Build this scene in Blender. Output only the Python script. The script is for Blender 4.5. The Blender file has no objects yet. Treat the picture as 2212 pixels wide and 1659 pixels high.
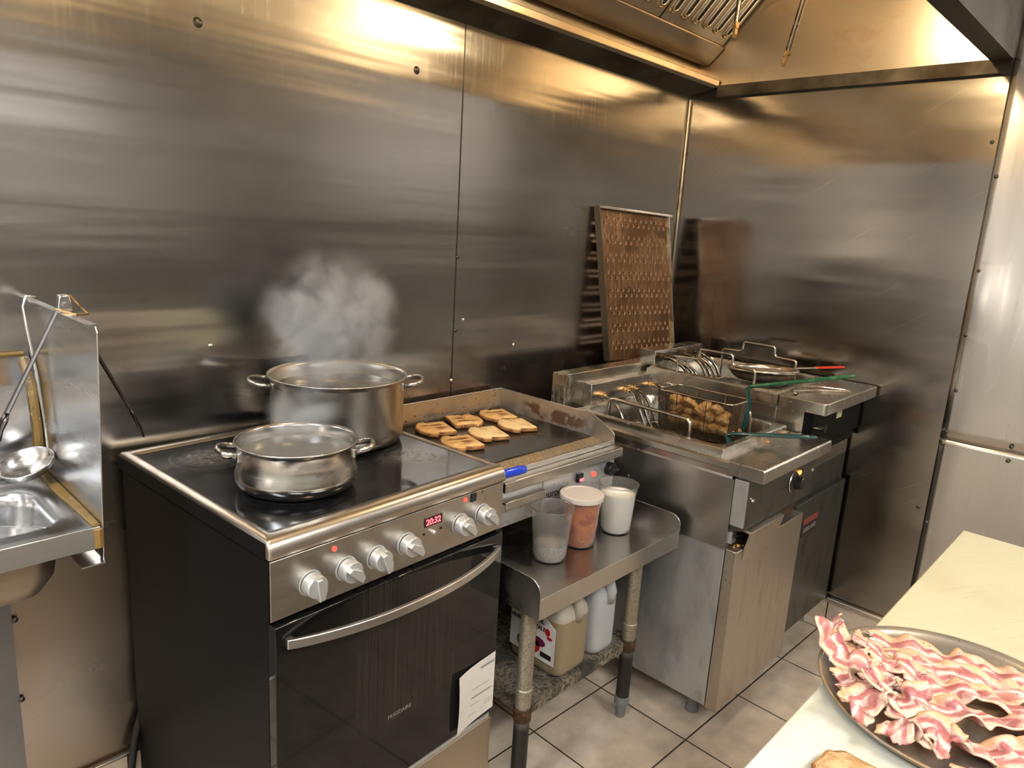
import bpy, bmesh, math, random
from mathutils import Vector, Matrix, noise
D = bpy.data; S = bpy.context.scene; COL = S.collection
PI = math.pi
# ------------------------------------------------------------------ camera, world, exposure, lights
cam_d = D.cameras.new('camera'); cam = D.objects.new('camera', cam_d); COL.objects.link(cam); S.camera = cam
yaw, pitch, roll = 0.8174, 0.2192, 0.0599
f = Vector((math.sin(yaw)*math.cos(pitch), math.cos(yaw)*math.cos(pitch), -math.sin(pitch)))
r = Vector((math.cos(yaw), -math.sin(yaw), 0)); u = r.cross(f)
r2 = r*math.cos(roll)+u*math.sin(roll); u2 = u*math.cos(roll)-r*math.sin(roll)
cm = Matrix((r2, u2, -f)).transposed().to_4x4(); cm.translation = Vector((-2.7608, -1.6743, 1.4550)); cam.matrix_world = cm
cam_d.sensor_width = 36; cam_d.lens = 36*1543.5/2212; cam_d.clip_start = .02
w = D.worlds.new('room'); S.world = w; w.use_nodes = True
w.node_tree.nodes['Background'].inputs[0].default_value = (.9, .95, 1, 1); w.node_tree.nodes['Background'].inputs[1].default_value = .15
S.view_settings.view_transform = 'Standard'; S.view_settings.look = 'None'; S.view_settings.gamma = 1
S.view_settings.use_curve_mapping = False; S.view_settings.exposure = 0.0
CEIL_E, HOOD_E = 64.0, 230.0
def arealight(name, loc, size, power, color, rot=(0, 0, 0)):
    l = D.lights.new(name, 'AREA'); l.shape = 'RECTANGLE'; l.size, l.size_y = size; l.energy = power; l.color = color
    o = D.objects.new(name, l); COL.objects.link(o); o.location = loc; o.rotation_euler = rot; return o

# ------------------------------------------------------------------ mesh helpers
class MB:
    def __init__(s): s.v = []; s.f = []; s.uv = None
    def add(s, vs, fs):
        n = len(s.v); s.v += [tuple(v) for v in vs]; s.f += [tuple(i+n for i in q) for q in fs]; return s
    def box(s, x0, x1, y0, y1, z0, z1):
        x0, x1 = min(x0, x1), max(x0, x1); y0, y1 = min(y0, y1), max(y0, y1); z0, z1 = min(z0, z1), max(z0, z1)
        return s.add([(x0,y0,z0),(x1,y0,z0),(x1,y1,z0),(x0,y1,z0),(x0,y0,z1),(x1,y0,z1),(x1,y1,z1),(x0,y1,z1)],
                     [(0,3,2,1),(4,5,6,7),(0,1,5,4),(1,2,6,5),(2,3,7,6),(3,0,4,7)])
    def prism(s, poly, axis, a, b):           # poly in the two other axes (x,y,z order)
        def P(p, t): q = list(p); q.insert(axis, t); return q
        n = len(poly); vs = [P(p, a) for p in poly]+[P(p, b) for p in poly]
        return s.add(vs, [tuple(range(n))[::-1], tuple(range(n, 2*n))]+[(i, (i+1) % n, n+(i+1) % n, n+i) for i in range(n)])
    def lathe(s, prof, c=(0, 0, 0), n=48, axis=2, cap=False):
        vs = []
        for r_, z in prof:
            for i in range(n):
                a = 2*PI*i/n; p = [r_*math.cos(a), r_*math.sin(a)]; p.insert(axis, z)
                vs.append((p[0]+c[0], p[1]+c[1], p[2]+c[2]))
        fs = [(j*n+i, j*n+(i+1) % n, (j+1)*n+(i+1) % n, (j+1)*n+i) for j in range(len(prof)-1) for i in range(n)]
        if cap: fs += [tuple(range(n))[::-1], tuple(range((len(prof)-1)*n, len(prof)*n))]
        return s.add(vs, fs)
    def loft(s, loops, close=True, cap0=False, cap1=False):
        n = len(loops[0]); vs = [p for l in loops for p in l]; m = n if close else n-1
        fs = [(j*n+i, j*n+(i+1) % n, (j+1)*n+(i+1) % n, (j+1)*n+i) for j in range(len(loops)-1) for i in range(m)]
        if cap0: fs.append(tuple(range(n))[::-1])
        if cap1: fs.append(tuple(range((len(loops)-1)*n, len(loops)*n)))
        return s.add(vs, fs)
    def tube(s, pts, r_, n=10, closed=False, flat=1.0, cap=True):
        P = [Vector(p) for p in pts]; N = len(P); loops = []; up = None
        for i, p in enumerate(P):
            if closed: t = P[(i+1) % N]-P[i-1]
            else: t = P[min(i+1, N-1)]-P[max(i-1, 0)]
            t.normalize()
            if up is None: up = Vector((0, 0, 1)) if abs(t.z) < .9 else Vector((1, 0, 0))
            a = t.cross(up).normalized(); b = a.cross(t).normalized(); up = b
            rr = r_[i] if isinstance(r_, (list, tuple)) else r_
            loops.append([p+a*rr*math.cos(2*PI*k/n)+b*rr*flat*math.sin(2*PI*k/n) for k in range(n)])
        if closed: loops.append(loops[0])
        return s.loft(loops, cap0=cap and not closed, cap1=cap and not closed)
    def grid(s, P, nu, nv):                   # P(u,v) in 0..1
        vs = [P(i/nu, j/nv) for j in range(nv+1) for i in range(nu+1)]
        return s.add(vs, [(j*(nu+1)+i, j*(nu+1)+i+1, (j+1)*(nu+1)+i+1, (j+1)*(nu+1)+i) for j in range(nv) for i in range(nu)])
    def tf(s, M):
        s.v = [tuple(M @ Vector(v)) for v in s.v]; return s
def rpath(pts, rad, n=5, closed=False):       # round the corners of a polyline
    P = [Vector(p) for p in pts]; out = []
    N = len(P)
    for i in range(N):
        if not closed and i in (0, N-1): out.append(P[i]); continue
        a, b, c = P[i-1], P[i], P[(i+1) % N]; d1 = (a-b); d2 = (c-b); q = min(rad, d1.length*.45, d2.length*.45)
        p1 = b+d1.normalized()*q; p2 = b+d2.normalized()*q
        for k in range(n+1):
            t = k/n; out.append(p1*(1-t)**2+b*2*t*(1-t)+p2*t*t)
    return out
def rrect(x0, x1, y0, y1, rad, z, n=6):
    out = []
    for cx, cy, a0 in ((x1-rad, y1-rad, 0), (x0+rad, y1-rad, PI/2), (x0+rad, y0+rad, PI), (x1-rad, y0+rad, 1.5*PI)):
        for k in range(n+1):
            a = a0+PI/2*k/n; out.append((cx+rad*math.cos(a), cy+rad*math.sin(a), z))
    return out
def obj(name, mb, mat, parent=None, bev=0, smooth=None, local=False, sub=0, wire=0, kind=None, label=None, bseg=2):
    me = D.meshes.new(name)
    vs = mb.v
    if parent is not None and not local:
        inv = WM(parent).inverted(); vs = [tuple(inv @ Vector(v)) for v in vs]
    me.from_pydata(vs, [], mb.f); me.validate()
    if mb.uv:
        l = me.uv_layers.new(name='UVMap')
        for lp in me.loops: l.data[lp.index].uv = mb.uv[lp.vertex_index]
    bm = bmesh.new(); bm.from_mesh(me); bmesh.ops.recalc_face_normals(bm, faces=bm.faces); bm.to_mesh(me); bm.free()
    o = D.objects.new(name, me); COL.objects.link(o)
    for m in (mat if isinstance(mat, (list, tuple)) else [mat]): me.materials.append(m)
    if parent is not None: o.parent = parent
    if bev:
        b = o.modifiers.new('bevel', 'BEVEL'); b.width = bev; b.segments = bseg; b.limit_method = 'ANGLE'; b.angle_limit = math.radians(40)
    if sub:
        b = o.modifiers.new('sub', 'SUBSURF'); b.levels = sub; b.render_levels = sub
    if wire:
        b = o.modifiers.new('wire', 'WIREFRAME'); b.thickness = wire; b.use_even_offset = False
    if smooth or (smooth is None and (bev or sub)):
        me.polygons.foreach_set('use_smooth', [True]*len(me.polygons))
        if smooth is None or smooth == 'auto':
            try: me.set_sharp_from_angle(angle=math.radians(40))
            except Exception: pass
    if kind: o['kind'] = kind
    if label: o['label'] = label
    return o
def WM(o):
    m = Matrix.Translation(o.location) @ o.rotation_euler.to_matrix().to_4x4()
    return WM(o.parent) @ m if o.parent else m
def thing(name, label, cat, loc=(0, 0, 0), rot=(0, 0, 0), group=None):
    o = D.objects.new(name, None); COL.objects.link(o); o.location = loc; o.rotation_euler = rot; o.empty_display_size = .05
    o['label'] = label; o['category'] = cat
    if group: o['group'] = group
    return o
def tag(o, label, cat, group=None):
    o['label'] = label; o['category'] = cat
    if group: o['group'] = group
    return o
def dup(root, loc, rot, label=None):
    r_ = root.copy(); COL.objects.link(r_); r_.location = loc; r_.rotation_euler = rot
    if label: r_['label'] = label
    for ch in list(root.children):
        c = ch.copy(); COL.objects.link(c); c.parent = r_
        for g in ch.children:
            d = g.copy(); COL.objects.link(d); d.parent = c
    return r_
def textmesh(name, s, size, mat, parent, origin, xdir, ydir, extr=.0003, bold=0):
    cu = D.curves.new(name, 'FONT'); cu.body = s; cu.size = size; cu.extrude = extr; cu.align_x = 'LEFT'; cu.offset = bold
    t = D.objects.new(name+'_tmp', cu); COL.objects.link(t)
    dg = bpy.context.evaluated_depsgraph_get(); me = D.meshes.new_from_object(t.evaluated_get(dg)); D.objects.remove(t); D.curves.remove(cu)
    x = Vector(xdir).normalized(); y = Vector(ydir).normalized(); z = x.cross(y)
    M = Matrix((x, y, z)).transposed().to_4x4(); M.translation = Vector(origin)
    if parent is not None: M = WM(parent).inverted() @ M
    me.transform(M); me.materials.clear(); me.materials.append(mat)
    o = D.objects.new(name, me); COL.objects.link(o); o.parent = parent; return o

# ------------------------------------------------------------------ materials
MATS = {}
def M(name, base, rough=.5, metal=0.0, layers=(), bumps=(), rv=None, aniso=0, spec=.5, trans=0, ior=1.45, emis=None, es=0, coat=0, sss=0, alpha=1, tangent=None, objco=True):
    if name in MATS: return MATS[name]
    m = D.materials.new(name); MATS[name] = m; m.use_nodes = True; nt = m.node_tree; N = nt.nodes; L = nt.links
    b = N['Principled BSDF']; b.inputs['Base Color'].default_value = (*base, 1); b.inputs['Roughness'].default_value = rough
    b.inputs['Metallic'].default_value = metal; b.inputs['Specular IOR Level'].default_value = spec; b.inputs['IOR'].default_value = ior
    b.inputs['Transmission Weight'].default_value = trans; b.inputs['Anisotropic'].default_value = aniso; b.inputs['Coat Weight'].default_value = coat
    b.inputs['Alpha'].default_value = alpha; b.inputs['Coat Roughness'].default_value = .08
    if sss: b.inputs['Subsurface Weight'].default_value = sss; b.inputs['Subsurface Radius'].default_value = (.01, .006, .004)
    if emis: b.inputs['Emission Color'].default_value = (*emis, 1); b.inputs['Emission Strength'].default_value = es
    if tangent:
        t = N.new('ShaderNodeTangent'); t.direction_type = 'RADIAL'; t.axis = tangent; L.new(t.outputs[0], b.inputs['Tangent'])
    if not (layers or bumps or rv): return m
    tc = N.new('ShaderNodeTexCoord'); co = tc.outputs['Object']
    def nz(scale, detail=4, rot=None, rgh=.55):
        mp = N.new('ShaderNodeMapping'); L.new(co, mp.inputs[0]); sc = scale if isinstance(scale, (tuple, list)) else (scale,)*3
        mp.inputs['Scale'].default_value = sc
        if rot:
            m0 = N.new('ShaderNodeMapping'); L.new(co, m0.inputs[0]); m0.inputs['Rotation'].default_value = rot; L.new(m0.outputs[0], mp.inputs[0])
        n = N.new('ShaderNodeTexNoise'); n.inputs['Scale'].default_value = 1; n.inputs['Detail'].default_value = detail; n.inputs['Roughness'].default_value = rgh
        L.new(mp.outputs[0], n.inputs['Vector']); return n.outputs['Fac']
    def rng(s, lo, hi, a=0, c=1):
        q = N.new('ShaderNodeMapRange'); L.new(s, q.inputs[0]); q.inputs[1].default_value = lo; q.inputs[2].default_value = hi
        q.inputs[3].default_value = a; q.inputs[4].default_value = c; q.interpolation_type = 'SMOOTHSTEP' if a == 0 and c == 1 else 'LINEAR'; return q.outputs[0]
    def mul(a, c, op='MULTIPLY'):
        q = N.new('ShaderNodeMath'); q.operation = op; q.use_clamp = True
        L.new(a, q.inputs[0])
        if isinstance(c, (int, float)): q.inputs[1].default_value = c
        else: L.new(c, q.inputs[1])
        return q.outputs[0]
    sep = None
    cur = None; rcur = None; mcur = None
    for ly in layers:     # dict(c=, s=, lo=, hi=, grad=[(axis,a,b)...], r=, m=, d=, rot=, amt=)
        k = rng(nz(ly.get('s', 5), ly.get('d', 4), ly.get('rot')), ly.get('lo', .45), ly.get('hi', .65))
        for ax, a, c in ly.get('grad', ()):
            if sep is None:
                sep = N.new('ShaderNodeSeparateXYZ'); L.new(co, sep.inputs[0])
            k = mul(k, rng(sep.outputs[ax], a, c))
        if 'amt' in ly: k = mul(k, ly['amt'])
        mx = N.new('ShaderNodeMix'); mx.data_type = 'RGBA'; L.new(k, mx.inputs[0])
        if cur is None: mx.inputs[6].default_value = (*base, 1)
        else: L.new(cur, mx.inputs[6])
        mx.inputs[7].default_value = (*ly['c'], 1); cur = mx.outputs[2]
        if 'r' in ly:
            q = N.new('ShaderNodeMix'); L.new(k, q.inputs[0])
            if rcur is None: q.inputs[2].default_value = rough
            else: L.new(rcur, q.inputs[2])
            q.inputs[3].default_value = ly['r']; rcur = q.outputs[0]
        if 'm' in ly:
            q = N.new('ShaderNodeMix'); L.new(k, q.inputs[0])
            if mcur is None: q.inputs[2].default_value = metal
            else: L.new(mcur, q.inputs[2])
            q.inputs[3].default_value = ly['m']; mcur = q.outputs[0]
    if cur: L.new(cur, b.inputs['Base Color'])
    if rv:
        q = rng(nz(rv[0], 5), .3, .7, -rv[1], rv[1]); a = N.new('ShaderNodeMath'); a.operation = 'ADD'; a.use_clamp = True
        L.new(q, a.inputs[0])
        if rcur: L.new(rcur, a.inputs[1])
        else: a.inputs[1].default_value = rough
        rcur = a.outputs[0]
    if rcur: L.new(rcur, b.inputs['Roughness'])
    if mcur: L.new(mcur, b.inputs['Metallic'])
    prev = None
    for bp in bumps:      # (scale, distance_m, detail[, rot])
        n = N.new('ShaderNodeBump'); n.inputs['Strength'].default_value = 1; n.inputs['Distance'].default_value = bp[1]
        L.new(nz(bp[0], bp[2] if len(bp) > 2 else 3, bp[3] if len(bp) > 3 else None), n.inputs['Height'])
        if prev: L.new(prev, n.inputs['Normal'])
        prev = n.outputs[0]
    if prev: L.new(prev, b.inputs['Normal'])
    return m
DRK = (.035, .02, .009); BRN = (.16, .075, .022); GRS = (.24, .13, .04)
steel = M('brushed_steel', (.56, .54, .51), .3, 1, rv=((3, 3, 60), .08), bumps=(((2, 2, 300), .0001, 2),))
steel_h = M('brushed_steel_across', (.58, .56, .53), .27, 1, rv=((60, 60, 4), .07), bumps=((6, .0006, 2),))
wallsteel = M('wall_steel_back', (.45, .43, .41), .19, 1, aniso=.45, tangent='Z',
    layers=(dict(c=(.55, .52, .47), s=(110, 1, 3.5), lo=.5, hi=.75, grad=((2, 1.62, 1.9),), r=.30, amt=.5),
            dict(c=(.52, .50, .47), s=(1.5, 1, 190), rot=(0, .85, 0), lo=.60, hi=.8, r=.24, amt=.14, d=0),
            dict(c=(.50, .48, .45), s=(3, 1, 240), rot=(0, -.35, 0), lo=.58, hi=.8, r=.24, amt=.14, d=0),
            dict(c=(.47, .45, .43), s=(1.1, 1, 1.3), lo=.4, hi=.75, r=.28, amt=.8, d=1),
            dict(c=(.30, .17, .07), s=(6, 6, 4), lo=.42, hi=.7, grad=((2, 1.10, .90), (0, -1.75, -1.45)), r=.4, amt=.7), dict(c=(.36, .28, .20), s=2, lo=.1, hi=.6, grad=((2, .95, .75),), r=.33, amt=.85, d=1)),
    rv=((1.5, 1, 5), .04), bumps=(((.7, .8, 5.0), .0060, 1), ((.9, 1, 14), .0017, 2)))
wallright_m = M('wall_steel_right', (.29, .265, .235), .17, 1, aniso=.5, tangent='Z',  # base darkened so the near sheet looks more strongly lit
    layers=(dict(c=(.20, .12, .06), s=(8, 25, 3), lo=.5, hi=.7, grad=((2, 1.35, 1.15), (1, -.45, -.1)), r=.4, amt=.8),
            dict(c=(.50, .48, .45), s=(1, 3, 150), rot=(.6, 0, 0), lo=.62, hi=.75, r=.34, amt=.3, d=3)),
    rv=((1.5, 2, 5), .04), bumps=(((1, 1.0, 4.5), .0065, 1), ((1, 1.3, 14), .0009, 1)))
sheet_m = M('panel_sheet_steel', (.62, .60, .57), .25, 1, aniso=.3, tangent='Z', rv=((1, 60, 2), .03), bumps=(((1, 5, .7), .008, 1),))  # lighter base than the right wall paints the light its angle catches

wall_low_m = M('wall_steel_left_panel', (.22, .22, .225), .45, .9, rv=(5, .08), bumps=((2, .002, 1),))
hoodm = M('hood_steel_greasy', (.62, .54, .43), .30, 1, layers=(dict(c=(.45, .30, .15), s=(6, 6, 9), lo=.5, hi=.75, r=.38, amt=.6),), bumps=(((3, 3, 3), .0015, 2),))
hoodd = M('hood_steel_shaded', (.10, .085, .065), .5, .8, layers=(dict(c=(.035, .025, .015), s=4, lo=.45, hi=.7, r=.6),))  # shaded copy of the hood steel, paints its unlit faces dark
black_slot = M('filter_slot_black', (.006, .006, .006), .6)
floor_m = M('unused_floor', (.4, .35, .3), .4)
blackglass = M('ceramic_glass', (.004, .004, .005), .08, 0, spec=.4, layers=(dict(c=(.02, .018, .017), s=(9, 9, 9), lo=.5, hi=.8, r=.25, amt=.8),), rv=(12, .04))
doorglass = M('oven_door_glass', (.006, .006, .006), .06, 0, spec=.55, layers=(dict(c=(.06, .05, .038), s=(330, 3, 3), lo=.3, hi=.7, r=.13, grad=((0, .14, .2), (0, .54, .42), (2, .39, .46)), amt=.35),))
blackenamel = M('black_enamel', (.005, .005, .005), .45, 0, spec=.12)
blackplastic = M('black_plastic', (.012, .012, .012), .3)
frame_m = M('range_trim_steel', (.57, .52, .46), .30, 1, layers=(dict(c=(.48, .38, .26), s=(4, 4, 4), lo=.5, hi=.8, r=.36, amt=.5),))
panel_m = M('control_panel_steel', (.47, .43, .38), .33, 1, layers=(dict(c=(.33, .25, .17), s=9, lo=.55, hi=.75, r=.45, amt=.6), dict(c=DRK, s=90, lo=.68, hi=.73, r=.6, m=.2)), rv=((3, 3, 60), .06))
knob_m = M('silver_plastic', (.60, .61, .60), .35, .7, layers=(dict(c=(.35, .32, .27), s=60, lo=.6, hi=.75, amt=.5),))
handle_m = M('handle_steel', (.60, .58, .56), .3, 1, layers=(dict(c=(.5, .42, .38), s=14, lo=.5, hi=.7, r=.42, amt=.5),))
drawer_m = M('drawer_steel', (.50, .43, .35), .38, 1, rv=((60, 3, 3), .06))
led = M('red_led', (.5, .02, .02), .4, emis=(1, .05, .03), es=3)
digit = M('red_digits', (.6, .05, .05), .4, emis=(1, .12, .16), es=2.6)
dispm = M('display_window', (.03, .003, .003), .1)
white_m = M('white_paper', (.72, .68, .62), .6, layers=(dict(c=(.55, .5, .45), s=(20, 20, 40), lo=.55, hi=.7, amt=.4),))
inkm = M('grey_ink', (.30, .28, .27), .6)
gtext = M('grey_lettering', (.22, .2, .17), .4)
ktext = M('black_lettering', (.01, .01, .01), .5)
potm = M('pot_steel', (.60, .58, .55), .24, 1, rv=((3, 3, 50), .07), layers=(dict(c=(.36, .27, .18), s=(9, 9, 12), lo=.55, hi=.75, r=.4, amt=.55),), bumps=((5, .0004, 1),))
potm2 = M('pot_steel_dull', (.55, .52, .47), .3, 1, rv=((3, 3, 50), .07), layers=(dict(c=(.38, .26, .13), s=(7, 7, 5), lo=.5, hi=.7, r=.42, amt=.5),))
water = M('cloudy_water', (.15, .145, .13), .12, 0, spec=.5, bumps=((25, .001, 2),))
griddle_top = M('seasoned_iron', (.018, .016, .014), .22, .3, layers=(dict(c=(.06, .045, .03), s=12, lo=.55, hi=.8, r=.5, amt=.6),), bumps=((60, .0004, 3),))
greasy = M('greasy_ledge', (.50, .44, .34), .4, .9, layers=(dict(c=(.36, .22, .07), s=9, lo=.35, hi=.6, r=.45, m=.2, amt=.85), dict(c=(.12, .06, .02), s=230, lo=.46, hi=.62, r=.6, m=0, amt=.8)))
guard = M('greasy_guard', (.60, .57, .52), .36, .9, layers=(dict(c=(.42, .30, .15), s=(4, 4, 6), lo=.45, hi=.65, r=.45, m=.5, amt=.6), dict(c=(.10, .04, .012), s=(26, 16, 22), lo=.45, hi=.56, r=.6, m=0, amt=.95, grad=((1, -.0, .14), (1, .42, .33), (2, .285, .265), (2, .21, .235)), d=8)))
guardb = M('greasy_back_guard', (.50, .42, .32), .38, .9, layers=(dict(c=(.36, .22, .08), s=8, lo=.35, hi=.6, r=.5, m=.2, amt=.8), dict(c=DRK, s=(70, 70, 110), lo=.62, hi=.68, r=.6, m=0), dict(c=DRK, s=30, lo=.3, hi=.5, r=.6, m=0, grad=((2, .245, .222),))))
gpanel = M('griddle_front', (.66, .66, .66), .36, .8, layers=(dict(c=(.4, .37, .33), s=40, lo=.62, hi=.72, r=.5, amt=.8), dict(c=DRK, s=70, lo=.7, hi=.74, m=0)))
tabm = M('table_steel', (.50, .48, .46), .25, 1, layers=(dict(c=(.6, .58, .55), s=6, lo=.5, hi=.8, r=.38), dict(c=(.15, .1, .06), s=50, lo=.72, hi=.76, r=.6, m=.2)), rv=(3, .04))
legm = M('speckled_galvanised', (.42, .37, .29), .45, .75, layers=(dict(c=(.06, .045, .03), s=330, lo=.52, hi=.62, r=.7, m=0, amt=.9), dict(c=(.30, .22, .12), s=12, lo=.5, hi=.7, m=.3, amt=.6), dict(c=(.025, .022, .02), s=4, lo=.3, hi=.4, grad=((2, .27, .20),), r=.45, m=.3)))
galv = M('galvanised_side', (.55, .57, .58), .42, .9, layers=(dict(c=(.42, .43, .44), s=(50, 20, 9), lo=.45, hi=.7, r=.5), dict(c=(.24, .17, .1), s=(8, 14, 4), lo=.62, hi=.75, r=.6, m=.3, amt=.6)), rv=(8, .08))
fside = M('fryer_side_steel', (.52, .51, .49), .28, 1, layers=(dict(c=(.12, .07, .03), s=(20, 9, 7), lo=.38, hi=.62, r=.5, m=.3, grad=((1, .28, .62), ), amt=.85), dict(c=(.2, .15, .1), s=(60, 60, 30), lo=.68, hi=.74, r=.6, m=.2)), bumps=((4, .002, 2),))
fsteel = M('fryer_steel', (.56, .53, .48), .26, 1, layers=(dict(c=(.40, .27, .12), s=(9, 9, 9), lo=.55, hi=.75, r=.45, m=.6, amt=.6), dict(c=(.08, .04, .015), s=55, lo=.66, hi=.72, r=.6, m=0, amt=.8)), rv=((4, 20, 4), .02))
fdoor = M('fryer_door_steel', (.50, .45, .39), .38, 1, layers=(dict(c=(.35, .28, .2), s=(30, 30, 5), lo=.5, hi=.75, r=.5, amt=.6), dict(c=(.1, .06, .03), s=80, lo=.68, hi=.73, m=.2)), rv=((60, 3, 3), .05))
fdark = M('fryer_front_dark', (.10, .10, .085), .4, .8, layers=(dict(c=(.07, .068, .058), s=(20, 20, 6), lo=.5, hi=.7, r=.5),))
oilm = M('dark_oil', (.02, .008, .002), .08, 0, spec=.6)
crust = M('baked_grease', (.04, .02, .008), .6, .1, layers=(dict(c=(.14, .06, .02), s=60, lo=.5, hi=.7),), bumps=((120, .003, 3),))
element_m = M('element_tube', (.20, .18, .15), .25, 1, layers=(dict(c=(.02, .015, .01), s=30, lo=.5, hi=.7, r=.6, m=.2),))
brass = M('brass_fitting', (.55, .36, .16), .35, 1, layers=(dict(c=(.12, .06, .02), s=60, lo=.55, hi=.7),))
meshm = M('basket_wire', (.09, .065, .04), .45, .8)
wirem = M('bright_wire', (.62, .57, .5), .22, 1, layers=(dict(c=(.25, .13, .05), s=25, lo=.6, hi=.75, m=.4),))
greenm = M('green_grip', (.012, .10, .045), .2, 0, coat=.6, layers=(dict(c=(.05, .2, .09), s=30, lo=.55, hi=.75),))
dgreenm = M('dark_green_grip', (.004, .045, .045), .15, 0, coat=.7)
redm = M('red_grip', (.55, .045, .02), .35)
bluem = M('blue_grip', (.012, .05, .55), .22, coat=.5)
chick = M('fried_crust', (.62, .30, .09), .5, layers=(dict(c=(.85, .58, .25), s=35, lo=.42, hi=.6), dict(c=(.22, .06, .014), s=22, lo=.55, hi=.7), dict(c=(.9, .75, .42), s=70, lo=.62, hi=.7)), bumps=((90, .006, 4),), coat=.2)
toast = M('toast_top', (.66, .38, .14), .75, layers=(dict(c=(.74, .50, .23), s=30, lo=.4, hi=.65), dict(c=(.17, .045, .008), s=(22, 60, 22), lo=.44, hi=.62, d=8, amt=.95, grad=((0, .055, .02), (0, -.055, -.02), (1, .045, .015), (1, -.045, -.015))), dict(c=(.08, .03, .01), s=260, lo=.64, hi=.68)), bumps=((140, .0015, 3),))
toast_pale = M('toast_top_pale', (.80, .56, .28), .75, layers=(dict(c=(.82, .62, .36), s=30, lo=.4, hi=.65), dict(c=(.5, .25, .07), s=40, lo=.5, hi=.7, amt=.6), dict(c=(.2, .1, .04), s=200, lo=.66, hi=.7)), bumps=((140, .0015, 3),))
crustm = M('bread_crust', (.42, .2, .07), .7, layers=(dict(c=(.20, .07, .02), s=60, lo=.45, hi=.65), dict(c=(.68, .42, .2), s=90, lo=.6, hi=.7)), bumps=((150, .002, 3),))
rye = M('dark_bread', (.42, .24, .10), .8, layers=(dict(c=(.58, .38, .19), s=50, lo=.4, hi=.6), dict(c=(.09, .03, .01), s=(60, 110, 60), lo=.63, hi=.7), dict(c=(.3, .1, .02), s=16, lo=.55, hi=.75)), bumps=((130, .004, 3),))
plastic = M('clear_deli_plastic', (.95, .94, .92), .16, 0, trans=.95, ior=1.25, spec=.9)
lidm = M('frosted_lid', (.74, .67, .60), .32, 0, trans=.3, ior=1.3, spec=.6)
pepper = M('pepper_grains', (.30, .29, .28), .8, layers=(dict(c=(.50, .49, .47), s=500, lo=.5, hi=.58), dict(c=(.04, .036, .033), s=600, lo=.53, hi=.6)))
dustm = M('dusty_inside', (.70, .66, .61), .5, 0, trans=.9, ior=1.001, spec=.1, layers=(dict(c=(.10, .08, .07), s=160, lo=.66, hi=.70),))
spice = M('orange_spice', (.50, .12, .012), .8, layers=(dict(c=(.34, .055, .006), s=24, lo=.5, hi=.62), dict(c=(.62, .24, .03), s=60, lo=.55, hi=.7), dict(c=(.08, .012, .005), s=45, lo=.67, hi=.70)))
salt = M('white_salt', (.90, .90, .88), .7, sss=.1)
oilj = M('oil_in_jug', (.27, .21, .125), .3, coat=.2)
jugm = M('milky_plastic', (.42, .38, .31), .38, coat=.1, sss=.2)
jugm2 = M('white_plastic', (.40, .41, .41), .38, sss=.2)
labelm = M('jug_label', (.78, .76, .74), .4)
navy = M('navy_print', (.01, .015, .06), .4); redp = M('red_print', (.5, .02, .02), .4); purp = M('purple_print', (.16, .01, .06), .4); greenp = M('green_print', (.06, .2, .03), .4)
boardm = M('cutting_board_plastic', (.54, .50, .33), .4, layers=(dict(c=(.54, .56, .53), s=3.0, lo=.42, hi=.6, grad=((0, -1.55, -1.95),)), dict(c=(.46, .41, .24), s=6, lo=.45, hi=.75, amt=.6), dict(c=(.22, .20, .11), s=(9, 260, 6), rot=(0, 0, .5), lo=.60, hi=.75, amt=.45, d=5), dict(c=(.05, .04, .02), s=60, lo=.74, hi=.77)), bumps=(((200, 30, 1), .0002, 2),))
plate_m = M('greasy_platter', (.42, .37, .31), .35, .85, layers=(dict(c=(.30, .2, .11), s=14, lo=.4, hi=.65, r=.4, m=.4), dict(c=(.08, .05, .03), s=120, lo=.68, hi=.72, m=0)))
rubber = M('black_rubber', (.015, .015, .015), .45)
caulk = M('old_caulk', (.22, .13, .035), .4, layers=(dict(c=(.08, .05, .015), s=30, lo=.5, hi=.7), dict(c=(.42, .33, .16), s=60, lo=.6, hi=.7)), bumps=((60, .003, 3),))
sinkm = M('sink_steel', (.62, .62, .62), .22, 1, rv=((4, 4, 50), .07))
baf = M('tray_rusty', (.20, .11, .055), .42, .7, layers=(dict(c=(.34, .20, .10), s=(90, 90, 11), lo=.45, hi=.65, r=.32), dict(c=(.13, .07, .035), s=5, lo=.5, hi=.6, r=.5, amt=.9), dict(c=(.36, .29, .15), s=6, lo=.45, hi=.5, grad=((0, .385, .395),), r=.3)), bumps=(((60, 60, 16), .001, 3),))
wplas = M('white_china', (.82, .82, .80), .3)
ceilm = M('ceiling_paint', (.62, .60, .56), .7); roomw = M('room_wall_paint', (.24, .215, .19), .5, bumps=((3, .003, 2),)); roomd = M('room_wall_lower', (.08, .075, .07), .4)
lampglass = M('hood_lamp_glow', (1, .9, .7), .3, emis=(1, .76, .44), es=HOOD_E)
tube_e = M('ceiling_diffuser', (1, 1, 1), .5, emis=(1, .97, .93), es=CEIL_E)
screwm = M('screw_dark', (.10, .09, .08), .4, .9); screwb = M('screw_bright', (.75, .7, .62), .2, 1)
beadm = M('corner_bead', (.62, .55, .44), .3, 1, layers=(dict(c=(.25, .15, .06), s=(20, 20, 5), lo=.5, hi=.7, m=.4),))
grey_rub = M('grey_foot', (.16, .16, .155), .5)

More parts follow.
